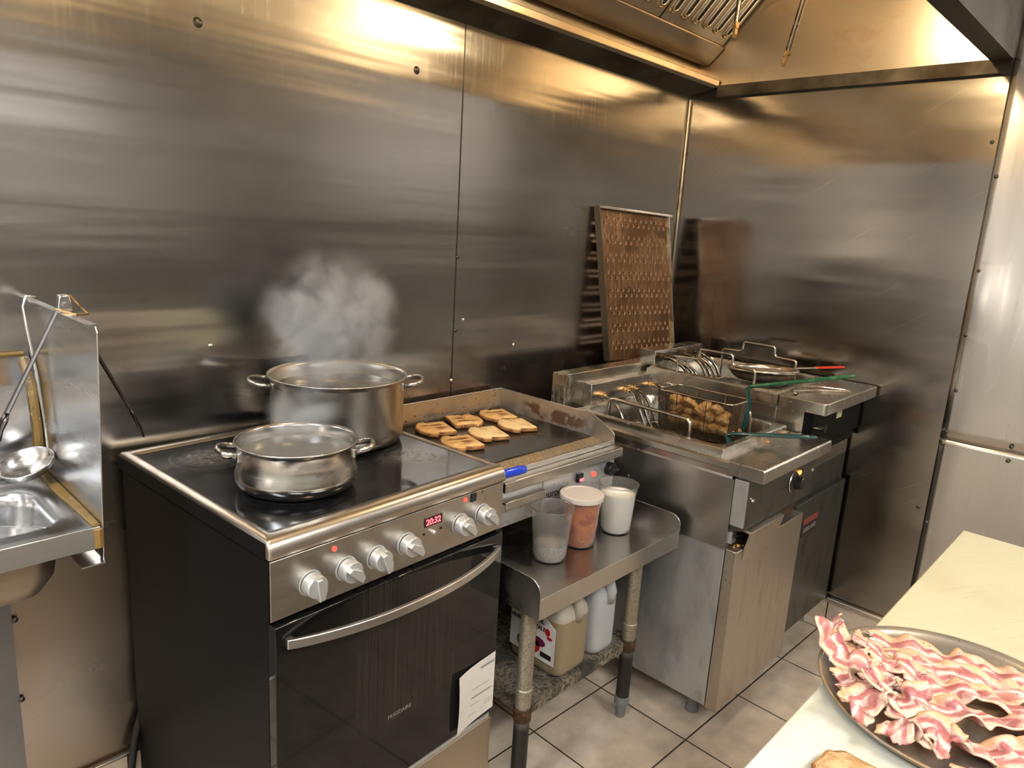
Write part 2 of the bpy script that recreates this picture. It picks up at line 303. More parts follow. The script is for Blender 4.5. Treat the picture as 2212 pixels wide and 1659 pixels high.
def tilemat():
    m = D.materials.new('floor_tiles'); m.use_nodes = True; N = m.node_tree.nodes; L = m.node_tree.links; b = N['Principled BSDF']
    tc = N.new('ShaderNodeTexCoord'); mp = N.new('ShaderNodeMapping'); L.new(tc.outputs['Object'], mp.inputs[0]); mp.vector_type = 'TEXTURE'
    mp.inputs['Location'].default_value = (-1.017, -.517, 0); mp.inputs['Rotation'].default_value = (0, 0, -.025)
    br = N.new('ShaderNodeTexBrick'); br.offset = 0; br.squash = 1; L.new(mp.outputs[0], br.inputs['Vector'])
    br.inputs['Scale'].default_value = 1; br.inputs['Brick Width'].default_value = .3175; br.inputs['Row Height'].default_value = .3175
    br.inputs['Mortar Size'].default_value = .0028; br.inputs['Mortar Smooth'].default_value = .3; br.inputs['Bias'].default_value = 0
    br.inputs['Color1'].default_value = (.60, .50, .39, 1); br.inputs['Color2'].default_value = (.55, .455, .35, 1); br.inputs['Mortar'].default_value = (.06, .045, .032, 1)
    n = N.new('ShaderNodeTexNoise'); n.inputs['Scale'].default_value = 14; n.inputs['Detail'].default_value = 8; L.new(tc.outputs['Object'], n.inputs['Vector'])
    r_ = N.new('ShaderNodeMapRange'); L.new(n.outputs[0], r_.inputs[0]); r_.inputs[1].default_value = .3; r_.inputs[2].default_value = .75; r_.inputs[3].default_value = .72; r_.inputs[4].default_value = 1.15
    mx = N.new('ShaderNodeMix'); mx.data_type = 'RGBA'; mx.blend_type = 'MULTIPLY'; mx.inputs[0].default_value = 1; L.new(br.outputs['Color'], mx.inputs[6])
    L.new(r_.outputs[0], mx.inputs[7])
    # grease marks
    n2 = N.new('ShaderNodeTexNoise'); n2.inputs['Scale'].default_value = 5; n2.inputs['Detail'].default_value = 6; L.new(tc.outputs['Object'], n2.inputs['Vector'])
    r3 = N.new('ShaderNodeMapRange'); L.new(n2.outputs[0], r3.inputs[0]); r3.inputs[1].default_value = .62; r3.inputs[2].default_value = .8; r3.inputs[3].default_value = 0; r3.inputs[4].default_value = .6
    mx2 = N.new('ShaderNodeMix'); mx2.data_type = 'RGBA'; L.new(r3.outputs[0], mx2.inputs[0]); L.new(mx.outputs[2], mx2.inputs[6]); mx2.inputs[7].default_value = (.12, .08, .04, 1)
    L.new(mx2.outputs[2], b.inputs['Base Color']); b.inputs['Roughness'].default_value = .42
    bp = N.new('ShaderNodeBump'); bp.inputs['Distance'].default_value = .002; bp.invert = True; L.new(br.outputs['Fac'], bp.inputs['Height']); L.new(bp.outputs[0], b.inputs['Normal'])
    return m
tiles = tilemat()
def burner_mat():   # glass top with worn rings and haze on the cooking zones
    m = blackglass; N = m.node_tree.nodes; L = m.node_tree.links; b = N['Principled BSDF']
    col = b.inputs['Base Color'].links[0].from_socket; rg = b.inputs['Roughness'].links[0].from_socket
    tc = N.new('ShaderNodeTexCoord')
    for (cx, cy, rad, am) in ((.135, .463, .09, .8), (.490, .185, .085, .8), (.17, .18, .09, .3), (.42, .44, .1, .3)):
        v = N.new('ShaderNodeVectorMath'); v.operation = 'DISTANCE'; sp = N.new('ShaderNodeSeparateXYZ'); L.new(tc.outputs['Object'], sp.inputs[0])
        cb = N.new('ShaderNodeCombineXYZ'); L.new(sp.outputs[0], cb.inputs[0]); L.new(sp.outputs[1], cb.inputs[1]); L.new(cb.outputs[0], v.inputs[0]); v.inputs[1].default_value = (cx, cy, 0)
        cr = N.new('ShaderNodeValToRGB'); L.new(v.outputs['Value'], cr.inputs[0])
        e = cr.color_ramp.elements; e[0].position = 0; e[0].color = (1, 1, 1, 1); e[1].position = rad*1.2; e[1].color = (0, 0, 0, 1)
        for p, c in ((rad*.55, .55), (rad*.8, .12), (rad*.87, .12), (rad*.9, .6), (rad*.93, .08)):
            q = e.new(p); q.color = (c, c, c, 1)
        n = N.new('ShaderNodeTexNoise'); n.inputs['Scale'].default_value = 110; n.inputs['Detail'].default_value = 12; n.inputs['Roughness'].default_value = .75; L.new(tc.outputs['Object'], n.inputs['Vector'])
        rr = N.new('ShaderNodeMapRange'); L.new(n.outputs[0], rr.inputs[0]); rr.inputs[1].default_value = .35; rr.inputs[2].default_value = .7
        k = N.new('ShaderNodeMath'); k.operation = 'MULTIPLY'; L.new(cr.outputs[0], k.inputs[0]); L.new(rr.outputs[0], k.inputs[1])
        k2 = N.new('ShaderNodeMath'); k2.operation = 'MULTIPLY'; L.new(k.outputs[0], k2.inputs[0]); k2.inputs[1].default_value = am
        mx = N.new('ShaderNodeMix'); mx.data_type = 'RGBA'; L.new(k2.outputs[0], mx.inputs[0]); L.new(col, mx.inputs[6]); mx.inputs[7].default_value = (.26, .25, .23, 1); col = mx.outputs[2]
        mq = N.new('ShaderNodeMix'); L.new(k2.outputs[0], mq.inputs[0]); L.new(rg, mq.inputs[2]); mq.inputs[3].default_value = .6; rg = mq.outputs[0]
    L.new(col, b.inputs['Base Color']); L.new(rg, b.inputs['Roughness'])
burner_mat()
def bacon_mat():
    m = D.materials.new('bacon'); m.use_nodes = True; N = m.node_tree.nodes; L = m.node_tree.links; b = N['Principled BSDF']
    uv = N.new('ShaderNodeUVMap'); sp = N.new('ShaderNodeSeparateXYZ'); L.new(uv.outputs[0], sp.inputs[0])
    n = N.new('ShaderNodeTexNoise'); n.inputs['Scale'].default_value = 5; n.inputs['Detail'].default_value = 4
    oi = N.new('ShaderNodeObjectInfo'); ad = N.new('ShaderNodeVectorMath'); ad.operation = 'ADD'; sc = N.new('ShaderNodeVectorMath'); sc.operation = 'SCALE'
    cb = N.new('ShaderNodeCombineXYZ'); L.new(oi.outputs['Random'], cb.inputs[2]); L.new(cb.outputs[0], sc.inputs[0]); sc.inputs['Scale'].default_value = 37
    mp = N.new('ShaderNodeMapping'); mp.inputs['Scale'].default_value = (.45, .5, 1); L.new(uv.outputs[0], mp.inputs[0]); L.new(mp.outputs[0], ad.inputs[0]); L.new(sc.outputs[0], ad.inputs[1]); L.new(ad.outputs[0], n.inputs['Vector'])
    a = N.new('ShaderNodeMath'); a.operation = 'MULTIPLY_ADD'; L.new(n.outputs[0], a.inputs[0]); a.inputs[1].default_value = .62
    s2 = N.new('ShaderNodeMath'); s2.operation = 'SUBTRACT'; L.new(sp.outputs[1], s2.inputs[0]); s2.inputs[1].default_value = .31; L.new(s2.outputs[0], a.inputs[2])
    cr = N.new('ShaderNodeValToRGB'); L.new(a.outputs[0], cr.inputs[0]); e = cr.color_ramp.elements
    e[0].position = 0; e[0].color = (.72, .50, .36, 1); e[1].position = 1; e[1].color = (.66, .40, .22, 1)
    for p, c in ((.10, (.72, .52, .42)), (.20, (.42, .14, .13)), (.33, (.46, .19, .18)), (.40, (.70, .50, .44)), (.47, (.72, .55, .48)), (.54, (.46, .17, .16)), (.68, (.36, .10, .10)), (.77, (.70, .46, .36)), (.90, (.66, .40, .24))):
        q = e.new(p); q.color = (*c, 1)
    n2 = N.new('ShaderNodeTexNoise'); n2.inputs['Scale'].default_value = 300; tc = N.new('ShaderNodeTexCoord'); L.new(tc.outputs['Object'], n2.inputs['Vector'])
    r_ = N.new('ShaderNodeMapRange'); L.new(n2.outputs[0], r_.inputs[0]); r_.inputs[1].default_value = .69; r_.inputs[2].default_value = .72
    mx = N.new('ShaderNodeMix'); mx.data_type = 'RGBA'; L.new(r_.outputs[0], mx.inputs[0]); L.new(cr.outputs[0], mx.inputs[6]); mx.inputs[7].default_value = (.08, .04, .02, 1)
    n3 = N.new('ShaderNodeTexNoise'); n3.inputs['Scale'].default_value = 40; n3.inputs['Detail'].default_value = 5; L.new(tc.outputs['Object'], n3.inputs['Vector'])
    r4 = N.new('ShaderNodeMapRange'); L.new(n3.outputs[0], r4.inputs[0]); r4.inputs[1].default_value = .5; r4.inputs[2].default_value = .75; r4.inputs[4].default_value = .5
    mx2 = N.new('ShaderNodeMix'); mx2.data_type = 'RGBA'; L.new(r4.outputs[0], mx2.inputs[0]); L.new(mx.outputs[2], mx2.inputs[6]); mx2.inputs[7].default_value = (.62, .34, .2, 1)
    L.new(mx2.outputs[2], b.inputs['Base Color']); b.inputs['Roughness'].default_value = .38
    b.inputs['Subsurface Weight'].default_value = .15; b.inputs['Subsurface Radius'].default_value = (.006, .003, .002)
    bp = N.new('ShaderNodeBump'); bp.inputs['Distance'].default_value = .003; L.new(n3.outputs[0], bp.inputs['Height']); L.new(bp.outputs[0], b.inputs['Normal'])
    return m
baconm = bacon_mat()

# ------------------------------------------------------------------ the room
XL, YF, ZC = -4.8, -4.3, 2.75
obj('floor', MB().box(XL-.1, .1, YF-.1, .1, -.05, 0), tiles, kind='structure')
obj('ceiling', MB().box(XL-.1, .1, YF-.1, .1, ZC, ZC+.05), ceilm, kind='structure')
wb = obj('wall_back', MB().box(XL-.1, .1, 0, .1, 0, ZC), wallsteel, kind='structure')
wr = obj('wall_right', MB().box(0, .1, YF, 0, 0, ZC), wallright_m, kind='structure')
obj('wall_left', MB().box(XL-.1, XL, YF, 0, 0, ZC), M('left_wall_paint', (.50, .49, .47), .6), kind='structure')
obj('wall_front', MB().box(XL, 0, YF-.1, YF, 0, ZC), roomw, kind='structure')
# second sheet on the right wall
def sheet(z0, z1, nm):
    def P(u_, v_):
        y = -1.125-u_*1.9; z = z0+v_*(z1-z0)
        k = math.exp(-((z-1.30)/.10)**2-((y+1.16)/.05)**2)*.008
        return (-.006-.004*math.sin(u_*34+math.sin(z*3.1)*.8)*min(1, u_*9)-k, y, z)
    m = MB().grid(P, 90, 50); o = obj(nm, m, sheet_m, wr, smooth=True, label='steel sheet lapping the far sheet, its brighter light put into the colour')
    o.modifiers.new('s', 'SOLIDIFY').thickness = .002; return o
sheet(.826, ZC-.01, 'upper_sheet'); sheet(.10, .822, 'lower_sheet')
lp = obj('left_sheet', MB().box(-4.6, -2.477, -.006, 0, .0, .80), wall_low_m, wb, label='grey steel sheet under the sink')
obj('seam_line', MB().box(-1.2625, -1.260, -.002, 0, .62, 2.015), screwm, wb)
obj('corner_bead', MB().tube([(-.006, -.006, z) for z in (2.0, 1.6, 1.4, 1.2, .95)], .006, 8), beadm, wb)
def screw(p, ax, wall, m=screwm, r_=.0065):
    c = MB().lathe([(0.0002, -.004), (r_*.7, -.0035), (r_, 0)], (0, 0, 0), 12, 2)
    if ax == 1: c.tf(Matrix.Translation(p) @ Matrix.Rotation(-PI/2, 4, 'X'))
    else: c.tf(Matrix.Translation(p) @ Matrix.Rotation(PI/2, 4, 'Y'))
    obj('screw', c, m, wall, smooth=True)
for x, z in ((-2.038, 1.842), (-1.436, 1.855)): screw((x, 0, z), 1, wb, r_=.011)
for x, z, m in ((-2.034, 1.131, screwb), (-1.257, 1.347, screwm), (-1.254, 1.117, screwm), (-1.261, .956, screwb), (-2.472, .579, screwm), (-2.474, .389, screwm), (-1.22, 1.15, screwb), (-.98, 1.05, screwb)): screw((x, -.0065 if x < -2.4 else 0, z), 1, wb, m)
for y, z in ((-.012, 1.788), (-1.108, 1.799), (-1.139, 1.693), (-1.143, 1.397), (-1.142, 1.184), (-1.145, .996), (-1.141, .85), (-1.137, .806), (-1.33, .845), (-1.329, .797), (-1.135, .516), (-1.10, .56)): screw((-.0 if y > -1.12 else -.0075, y, z), 0, wr)
obj('baseboard_right', MB().box(-.012, 0, -4.2, 0, 0, .098), tiles, kind='structure')
obj('baseboard_back', MB().box(-4.7, -.012, -.012, 0, 0, .142), tiles, kind='structure')
obj('trim_1', MB().tube([(-.012, -.012-.4*i, .10) for i in range(11)], .011, 8), wirem, kind='structure', smooth=True)
obj('trim_2', MB().tube([(-4.7+.5*i, -.012, .145) for i in range(10)], .005, 8), wirem, kind='structure', smooth=True)
wn = obj('glow_panel_1', MB().box(XL+.001, XL+.03, -1.02, -.55, .85, 2.0), steel, kind='structure')  # added glowing panel out of view, puts vertical streaks on the right sheet
obj('pane', MB().box(XL+.03, XL+.032, -.98, -.59, .90, 1.95), M('added_glow', (1, 1, 1), .4, emis=(1, .86, .70), es=3.5), wn)
# unseen furnishings added to give the steel walls something to reflect
t = thing('reflection_shelf', 'added unseen white shelf reflected as a bright line in the back wall', 'shelf', (-2.6, YF, 1.55))  # white strip added out of view for a reflected line
obj('board', MB().box(-4.4, -.6, YF+.001, YF+.38, 1.36, 1.40), wplas, t)
obj('bracket', MB().box(-4.0, -3.96, YF+.001, YF+.35, 1.2, 1.36), steel, t); obj('bracket', MB().box(-1.2, -1.16, YF+.001, YF+.35, 1.2, 1.36), steel, t)
t = thing('reflection_cabinet', 'added unseen white cabinet reflected as a pale band in the right wall', 'cabinet', (XL, -1.3, 2.0))  # pale reflector added out of view for the right wall
obj('body', MB().box(XL+.001, XL+.33, -2.2, -.5, 2.0, 2.35), wplas, t, bev=.003); obj('door', MB().box(XL+.33, XL+.345, -2.19, -1.36, 2.01, 2.34), wplas, t); obj('door', MB().box(XL+.33, XL+.345, -1.34, -.51, 2.01, 2.34), wplas, t)
t = thing('reflection_board', 'added unseen pale board reflected as a band in the back wall', 'board', (-2.6, YF, 2.0))  # pale reflector added out of view for the upper back wall
obj('panel', MB().box(-3.9, -1.0, YF+.001, YF+.02, 1.95, 2.25), wplas, t)
t = thing('reflection_counter', 'added unseen dark counter reflected low in the back wall', 'counter', (-2.6, YF, 0))  # dark mass added out of view for the lower wall reflections
obj('body', MB().box(-4.5, -.3, YF+.001, YF+.6, 0, .86), roomd, t); obj('worktop', MB().box(-4.52, -.28, YF+.001, YF+.63, .86, .90), steel, t, bev=.003)
COOL = M('cool_diffuser', (1, 1, 1), .5, emis=(.86, .93, 1), es=CEIL_E*.9)
for (x, y, lb) in ((-3.75, -.95, 'cool white ceiling light over the sink side passage'), (-3.5, -2.7, 'rectangular ceiling light nearest the sink side'), (-1.55, -3.0, 'rectangular ceiling light over the far aisle')):
    t = thing('ceiling_light', lb, 'light', (x, y, ZC), group='ceiling lights')
    obj('frame', MB().box(x-.63, x+.63, y-.17, y+.17, ZC-.035, ZC-.001), steel, t); obj('diffuser', MB().box(x-.60, x+.60, y-.14, y+.14, ZC-.041, ZC-.036), COOL if y > -1 else tube_e, t)

# ------------------------------------------------------------------ range hood
HX0 = -2.75
t = thing('range_hood', 'greasy stainless extraction hood over the cooking line', 'hood', (-1.4, 0, 2.0))
obj('rear_gutter', MB().prism([(-.001, 2.012), (-.110, 2.036), (-.110, 2.056), (-.104, 2.056), (-.104, 2.042), (-.001, 2.02)], 0, HX0, -.004), hoodd, t)
obj('gutter_lip', MB().prism([(-.106, 2.036), (-.132, 2.040), (-.134, 2.062), (-.128, 2.064), (-.108, 2.056)], 0, HX0, -.014), hoodm, t, bev=.002)
obj('back_panel', MB().box(HX0, -.004, -.03, -.001, 2.03, 2.66), hoodm, t)
obj('grease_channel', MB().prism([(-.055, 2.125), (-.078, 2.127), (-.135, 2.182), (-.130, 2.19), (-.05, 2.15)], 0, HX0, -.012), hoodm, t)
obj('side_skirt', MB().box(-.03, -.001, -1.125, -.135, 2.0, 2.042), hoodd, t)
obj('end_panel', MB().box(-.006, -.001, -1.10, -.03, 2.043, 2.70), hoodm, t)
obj('end_panel', MB().box(HX0-.006, HX0, -1.10, -.001, 2.0, 2.70), hoodm, t)
obj('front_panel', MB().box(HX0, -.004, -1.13, -1.105, 2.043, 2.72), hoodd, t)
obj('inner_front', MB().box(HX0, -.007, -1.104, -1.095, 2.062, 2.69), hoodm, t)
obj('front_lip', MB().prism([(-1.075, 2.043), (-1.13, 2.043), (-1.13, 2.035), (-1.07, 2.035), (-1.07, 2.06), (-1.075, 2.06)], 0, HX0, -.03), hoodd, t)
obj('top_panel', MB().box(HX0, -.004, -1.095, -.03, 2.69, 2.72), hoodm, t)
sl = math.radians(47); L0 = Vector((0, -.130, 2.192)); du = Vector((0, -math.cos(sl), math.sin(sl))); nn = Vector((0, -math.sin(sl), -math.cos(sl)))
for k in range(6):
    x1 = -.016-k*.462; x0 = x1-.452
    fb = MB()
    a, b_ = L0, L0+du*.60
    fb.prism([(a.y, a.z), (b_.y, b_.z), (b_.y-nn.y*.03, b_.z-nn.z*.03), (a.y-nn.y*.03, a.z-nn.z*.03)], 0, x0, x1)
    fo = obj('baffle_filter', fb, hoodm, t)
    slots = MB(); rims = MB()
    for i in range(6):
        cx = x0+.035+i*.0765
        for (hw, off, rr, tgt) in ((.024, .002, .0055, rims), (.015, .006, .0045, rims)):
            pts = []
            for j in range(9):
                an = PI+PI*j/8; pts.append(L0+du*(.055+hw*math.sin(an))+nn*off+Vector((cx+hw*math.cos(an), 0, 0)))
            pts = [L0+du*.56+nn*off+Vector((cx-hw, 0, 0))]+pts+[L0+du*.56+nn*off+Vector((cx+hw, 0, 0))]
            tgt.tube(pts, rr, 6)
        sp = []
        for j in range(7):
            an = PI+PI*j/6; sp.append(L0+du*(.055+.012*math.sin(an))+nn*.0065+Vector((cx+.012*math.cos(an), 0, 0)))
        sp += [L0+du*.56+nn*.0065+Vector((cx+.012, 0, 0)), L0+du*.56+nn*.0065+Vector((cx-.012, 0, 0))]
        slots.add(sp, [tuple(range(len(sp)))])
    obj('rim', rims, hoodm, fo, smooth=True); obj('slot', slots, black_slot, fo)
obj('filter_rail', MB().prism([((L0+du*.60).y, (L0+du*.60).z), (-.62, 2.69), (-.58, 2.69)], 0, HX0, -.012), hoodd, t)
obj('filter_side_rail', MB().prism([(-.125, 2.185), (-.60, 2.69), (-.57, 2.69), (-.10, 2.19)], 0, -.0155, -.0065), hoodd, t)
for (x, y, z, lb) in ((-.69, -.88, 2.32, 'warm hood lamp at the fryer end'), (-1.95, -.85, 2.34, 'warm hood lamp above the range')):
    t = thing('hood_lamp', lb, 'lamp', (x, y, 2.69), group='hood lamps')
    obj('stem', MB().lathe([(.02, z+.04), (.02, 2.688)], (x, y, 0), 16, cap=True), hoodm, t)
    obj('socket', MB().lathe([(.055, z+.02), (.05, z+.05), (.02, z+.06)], (x, y, 0), 20, cap=True), hoodm, t, smooth='auto')
    obj('globe', MB().lathe([(.002, z-.06), (.03, z-.053), (.045, z-.03), (.048, z), (.045, z+.02)], (x, y, 0), 20), lampglass, t, smooth=True)
def nozzle(p0, p1, lb):
    t = thing('fire_nozzle', lb, 'nozzle', p1, group='fire suppression nozzles')
    a = Vector(p0); b_ = Vector(p1); d = (a-b_).normalized()
    q = MB().tube([a, b_+d*.045], .0085, 10); obj('pipe', q, element_m, t, smooth='auto')
    obj('fitting', MB().tube([b_+d*.048, b_+d*.047, b_+d*.03, b_+d*.029, b_+d*.012, b_], [.009, .0125, .0125, .0095, .0095, .006], 6), brass, t)
nozzle((-.42, -.413, 2.60), (-.40, -.385, 2.108), 'pipe nozzle hanging beside the baffle filters')
nozzle((-.46, -.73, 2.66), (-.40, -.570, 2.0), 'longer pipe nozzle hanging in front of the hood end panel')
nozzle((-.93, -.40, 2.62), (-.90, -.385, 2.19), 'nozzle tip at the top edge in front of the filters')

# ------------------------------------------------------------------ electric range  (local frame: origin front-left on the floor)
RW, RD = .596, .607
R = thing('electric_range', 'black and steel electric range with glass top', 'stove', (-2.225, -.636, 0), (0, 0, .053))
def lo(n, mb, m, par=None, **k): return obj(n, mb, m, par or R, local=True, **k)
lo('body', MB().box(.004, RW-.004, .012, RD, .04, .872), blackenamel, bev=.002)
for x in (.05, RW-.05):
    for y in (.06, RD-.05): lo('foot', MB().lathe([(.018, 0), (.018, .04)], (x, y, 0), 12, cap=True), blackplastic)
# trim frame as a loft around the glass
def fr(x0, x1, y0, y1, rad, z): return rrect(x0, x1, y0, y1, rad, z, 5)
def fr2(l, rt, ft, bk, rad, z): return rrect(l, RW-rt, ft, RD-bk, rad, z, 5)
tf_ = MB().loft([fr2(.022, .016, .034, .035, .008, .9135), fr2(.020, .014, .032, .033, .010, .9165), fr2(.013, .010, .020, .012, .010, .9165), fr2(.002, .002, .010, .002, .006, .9160),
                 fr2(-.0005, -.0005, .002, -.0005, .006, .9135), fr2(-.002, -.002, -.004, -.001, .006, .906), fr2(-.002, -.002, -.008, -.001, .006, .895), fr2(-.002, -.002, -.008, -.001, .005, .883), fr2(.0, .0, -.003, 0, .005, .880)])
lo('trim_frame', tf_, frame_m, smooth=True)
lo('glass_top', MB().loft([fr(.0215, RW-.0155, .0335, RD-.0345, .008, .914), fr(.0215, RW-.0155, .0335, RD-.0345, .008, .90)], cap0=True, cap1=True), blackglass)
lo('black_edge', MB().box(-.0035, -.0018, .006, RD, .8805, .9095), blackenamel)
lo('side_strip', MB().box(-.003, .004, -.003, .010, .766, .879), blackenamel)
cp = lo('control_panel', MB().box(0, RW-.004, -.005, .012, .766, .879), panel_m, bev=.0015)
def knob(x, z, ang, r_=.0215):
    k = MB().lathe([(r_*1.0, -.006), (r_, -.010), (r_*.96, -.026), (r_*.9, -.0275)], (0, 0, 0), 32, 1, cap=True)
    o = lo('knob', k, knob_m, cp, smooth='auto')
    g = MB(); h = r_*1.02
    g.prism([(-h, -.0075), (h, -.0075), (h*.95, .004), (.004, .0115), (-h*.95, .004)], 1, -.026, -.040)   # wedge grip
    k2 = lo('grip', g, knob_m, o, bev=.002)
    Mx = Matrix.Translation((x, -.005, z)) @ Matrix.Rotation(ang, 4, 'Y')
    o.matrix_basis = Mx
    lo('knob_ring', MB().lathe([(r_*1.12, -.0055), (r_*1.12, -.008), (r_, -.009)], (x, 0, z), 32, 1), knob_m, cp, smooth='auto')
for x, z, a in ((.077, .815, 1.45), (.154, .816, .75), (.225, .815, 1.2), (.300, .819, .7), (.452, .817, .75), (.522, .821, .75)): knob(x, z, a)
dsp = lo('clock_display', MB().box(.349, .398, -.0065, -.004, .838, .858), dispm, cp)
textmesh('clock_digits', '20:32', .019, digit, dsp, WM(R) @ Vector((.352, -.0068, .8415)), WM(R).to_3x3() @ Vector((1, 0, 0)), (0, 0, 1), bold=.0004)
lo('display_button', MB().lathe([(.005, -.005), (.005, -.012), (.003, -.014)], (.372, 0, .823), 16, 1, cap=True), knob_m, cp)
for x in (.348, .396): lo('small_button', MB().lathe([(.0028, -.005), (.0028, -.0065)], (x, 0, .824), 12, 1, cap=True), blackplastic, cp)
for x, z in ((.129, .863), (.467, .868)): lo('indicator_lamp', MB().lathe([(.0052, -.005), (.005, -.0065), (.002, -.0075)], (x, 0, z), 16, 1, cap=True), led, cp, smooth='auto')
lo('rocker_switch', MB().box(.484, .500, -.008, -.004, .858, .878), blackplastic, cp, bev=.001)
door = lo('oven_door', MB().box(.004, RW-.004, -.012, .012, .286, .757), doorglass, bev=.002)
for k in range(5): lo('vent', MB().box(.18+k*.07, .235+k*.07, -.0075, -.0005, .759, .763), blackenamel)
def bow(s): return -.0185-.052*(1-abs((s-.5)*2)**2.2)
hb = MB(); loops = []
for i in range(33):
    s = i/32; x = .022+.556*s; y = bow(s); th = .0045 if 0 < i < 32 else .003
    z = .722; loops.append([(x, y-th, z-.009), (x, y+th, z-.009), (x, y+th, z+.009), (x, y-th, z+.009)])
hb.loft(loops, cap0=True, cap1=True)
hh = lo('door_handle', hb, handle_m, door, bev=.0015)
for x in (.030, .570): lo('handle_post', MB().box(x-.007, x+.007, -.0185, -.011, .716, .729), handle_m, hh)
textmesh('brand_lettering', 'FRIGIDAIRE', .0125, gtext, door, WM(R) @ Vector((.257, -.0128, .440)), WM(R).to_3x3() @ Vector((1, 0, 0)), (0, 0, 1))
ps = MB().grid(lambda a, b: (.456+.133*a, -.0135-.004*(1-a)*abs(math.sin(PI*b))-.010*(1-a)**3, .298+.153*b-.006*(1-a)), 12, 12)
pz = lo('paper_label', ps, white_m, door, smooth=True, label='curling white paper label stuck on the oven door')
tx = WM(R).to_3x3() @ Vector((1, 0, 0))
for i, (a, b, w_, h_) in enumerate(((.535, .430, .045, .006), (.475, .385, .09, .0015), (.475, .362, .10, .004), (.475, .345, .06, .0012), (.55, .335, .03, .0012), (.55, .328, .03, .0012), (.475, .320, .05, .0012))):
    lo('printed_line', MB().box(a, a+w_, -.0185, -.0183, b, b+h_), inkm, pz)
lo('drawer', MB().box(.008, RW-.006, -.010, .012, .05, .268), drawer_m, bev=.002)
lo('drawer_lip', MB().box(.01, RW-.008, -.004, .012, .268, .276), knob_m)

# ------------------------------------------------------------------ pots
def pot(nm, lb, c, r_, h, ang, m, bulge, water_z, hr, hw):
    t = thing(nm, lb, 'pot', (c[0], c[1], .9172), (0, 0, ang))
    rb = r_*.97
    if bulge: prof = [(.001, 0), (rb*.86, 0), (rb*.95, .004), (rb*1.02, .018), (rb*1.03, .030), (rb*.985, .045), (rb*.975, .06), (rb*.98, h-.012), (r_*.985, h-.004), (r_*1.005, h-.001), (r_*1.005, h+.001), (r_*.985, h+.0015)]
    else: prof = [(.001, 0), (rb*.88, 0), (rb*.95, .005), (rb*.985, .02), (rb*.985, h-.012), (r_*.985, h-.004), (r_*1.005, h-.001), (r_*1.005, h+.001), (r_*.985, h+.0015)]
    prof += [(r_*.962, h-.006), (rb*.955, h-.02), (rb*.95, .02), (rb*.9, .005), (.001, .004)]
    obj('body', MB().lathe(prof, (0, 0, 0), 96), m, t, smooth=True, local=True)
    obj('water', MB().lathe([(.001, water_z), (rb*.953, water_z)], (0, 0, 0), 64), water, t, local=True)
    for s in (-1, 1):
        pts = [(s*(rb*.97), -hw, h-.022), (s*(r_+hr*.55), -hw*.95, h-.018), (s*(r_+hr), -hw*.45, h-.014), (s*(r_+hr), hw*.45, h-.014), (s*(r_+hr*.55), hw*.95, h-.018), (s*(rb*.97), hw, h-.022)]
        hd = obj('handle', MB().tube(rpath(pts, .02, 5), .0052 if bulge else .0045, 10, flat=1.35), m, t, smooth=True, local=True)
        for q in (-hw, hw):
            px = math.sqrt(max(0, (rb*.985)**2-q*q))
            obj('rivet_plate', MB().box(-.003, .003, -.009, .009, -.010, .010).tf(Matrix.Translation((s*px, q, h-.024)) @ Matrix.Rotation(math.atan2(q, s*px), 4, 'Z')), m, hd, local=True, bev=.002)
    return t
pot('saucepot', 'smaller dented steel pot of water at the front of the range', (-2.0508, -.4272), .120, .094, -.50, potm, True, .068, .030, .032)
pot('stockpot', 'larger steel pot of hot water at the back of the range', (-1.811, -.202), .166, .16, -.52, potm2, False, .128, .040, .045)

# ------------------------------------------------------------------ equipment stand with side flanges
t = thing('work_table', 'low stainless stand with raised side flanges holding the griddle', 'table', (-1.31, -.4, 0))
T0, T1, TF, TB, TZ = -1.612, -1.002, -.725, -.045, .620
obj('table_top', MB().box(T0+.0015, T1-.0015, TF+.0015, TB, TZ-.003, TZ), tabm, t)
obj('front_apron', MB().box(T0, T1, TF, TF+.0015, TZ-.052, TZ+.001), tabm, t, bev=.0006)
for x in (T0, T1-.0015):
    yy = TF; prof = [(TF, TZ-.052), (TF, TZ+.012)]+[(TF+.035-.035*math.cos(a), TZ+.012+.033*math.sin(a)) for a in (.3, .6, .9, 1.2, PI/2)]+[(TB, TZ+.045), (TB, TZ-.052)]
    obj('side_flange', MB().prism(prof, 0, x, x+.0015), tabm, t)
    edge = [(x+.0008, p[0], p[1]) for p in prof[1:-1]]
    obj('flange_edge', MB().tube(edge, .0017, 6), tabm, t, smooth=True)
obj('back_apron', MB().box(T0, T1, TB-.002, TB, TZ-.052, TZ+.045), tabm, t)
obj('undershelf', MB().box(T0+.045, T1-.055, -.638, TB-.02, .258, .261).box(T0+.045, T1-.055, -.640, -.638, .228, .261), M('shelf_grimy', (.32, .29, .22), .5, .6, layers=(dict(c=(.08, .06, .04), s=110, lo=.45, hi=.6, r=.7, m=.1), dict(c=(.03, .03, .025), s=6, lo=.45, hi=.6, r=.6, m=.1, amt=.9))), t)
for x in (-1.547, -1.083):
    for y in (-.640, -.12):
        lg = obj('leg', MB().lathe([(.0205, .075), (.0205, .30)], (x, y, 0), 24, cap=True).lathe([(.0205, .30), (.0225, .302), (.0225, .32), (.0205, .322), (.0205, .568)], (x, y, 0), 24), legm, t, smooth='auto')
        obj('foot', MB().lathe([(.009, 0), (.013, .004), (.016, .045), (.023, .05), (.023, .064), (.021, .075)], (x, y, 0), 24, cap=True), grey_rub, lg, smooth='auto')
        obj('collar', MB().lathe([(.0212, .228), (.0235, .230), (.0235, .266), (.0212, .268)], (x, y, 0), 24), crust, lg, smooth='auto')

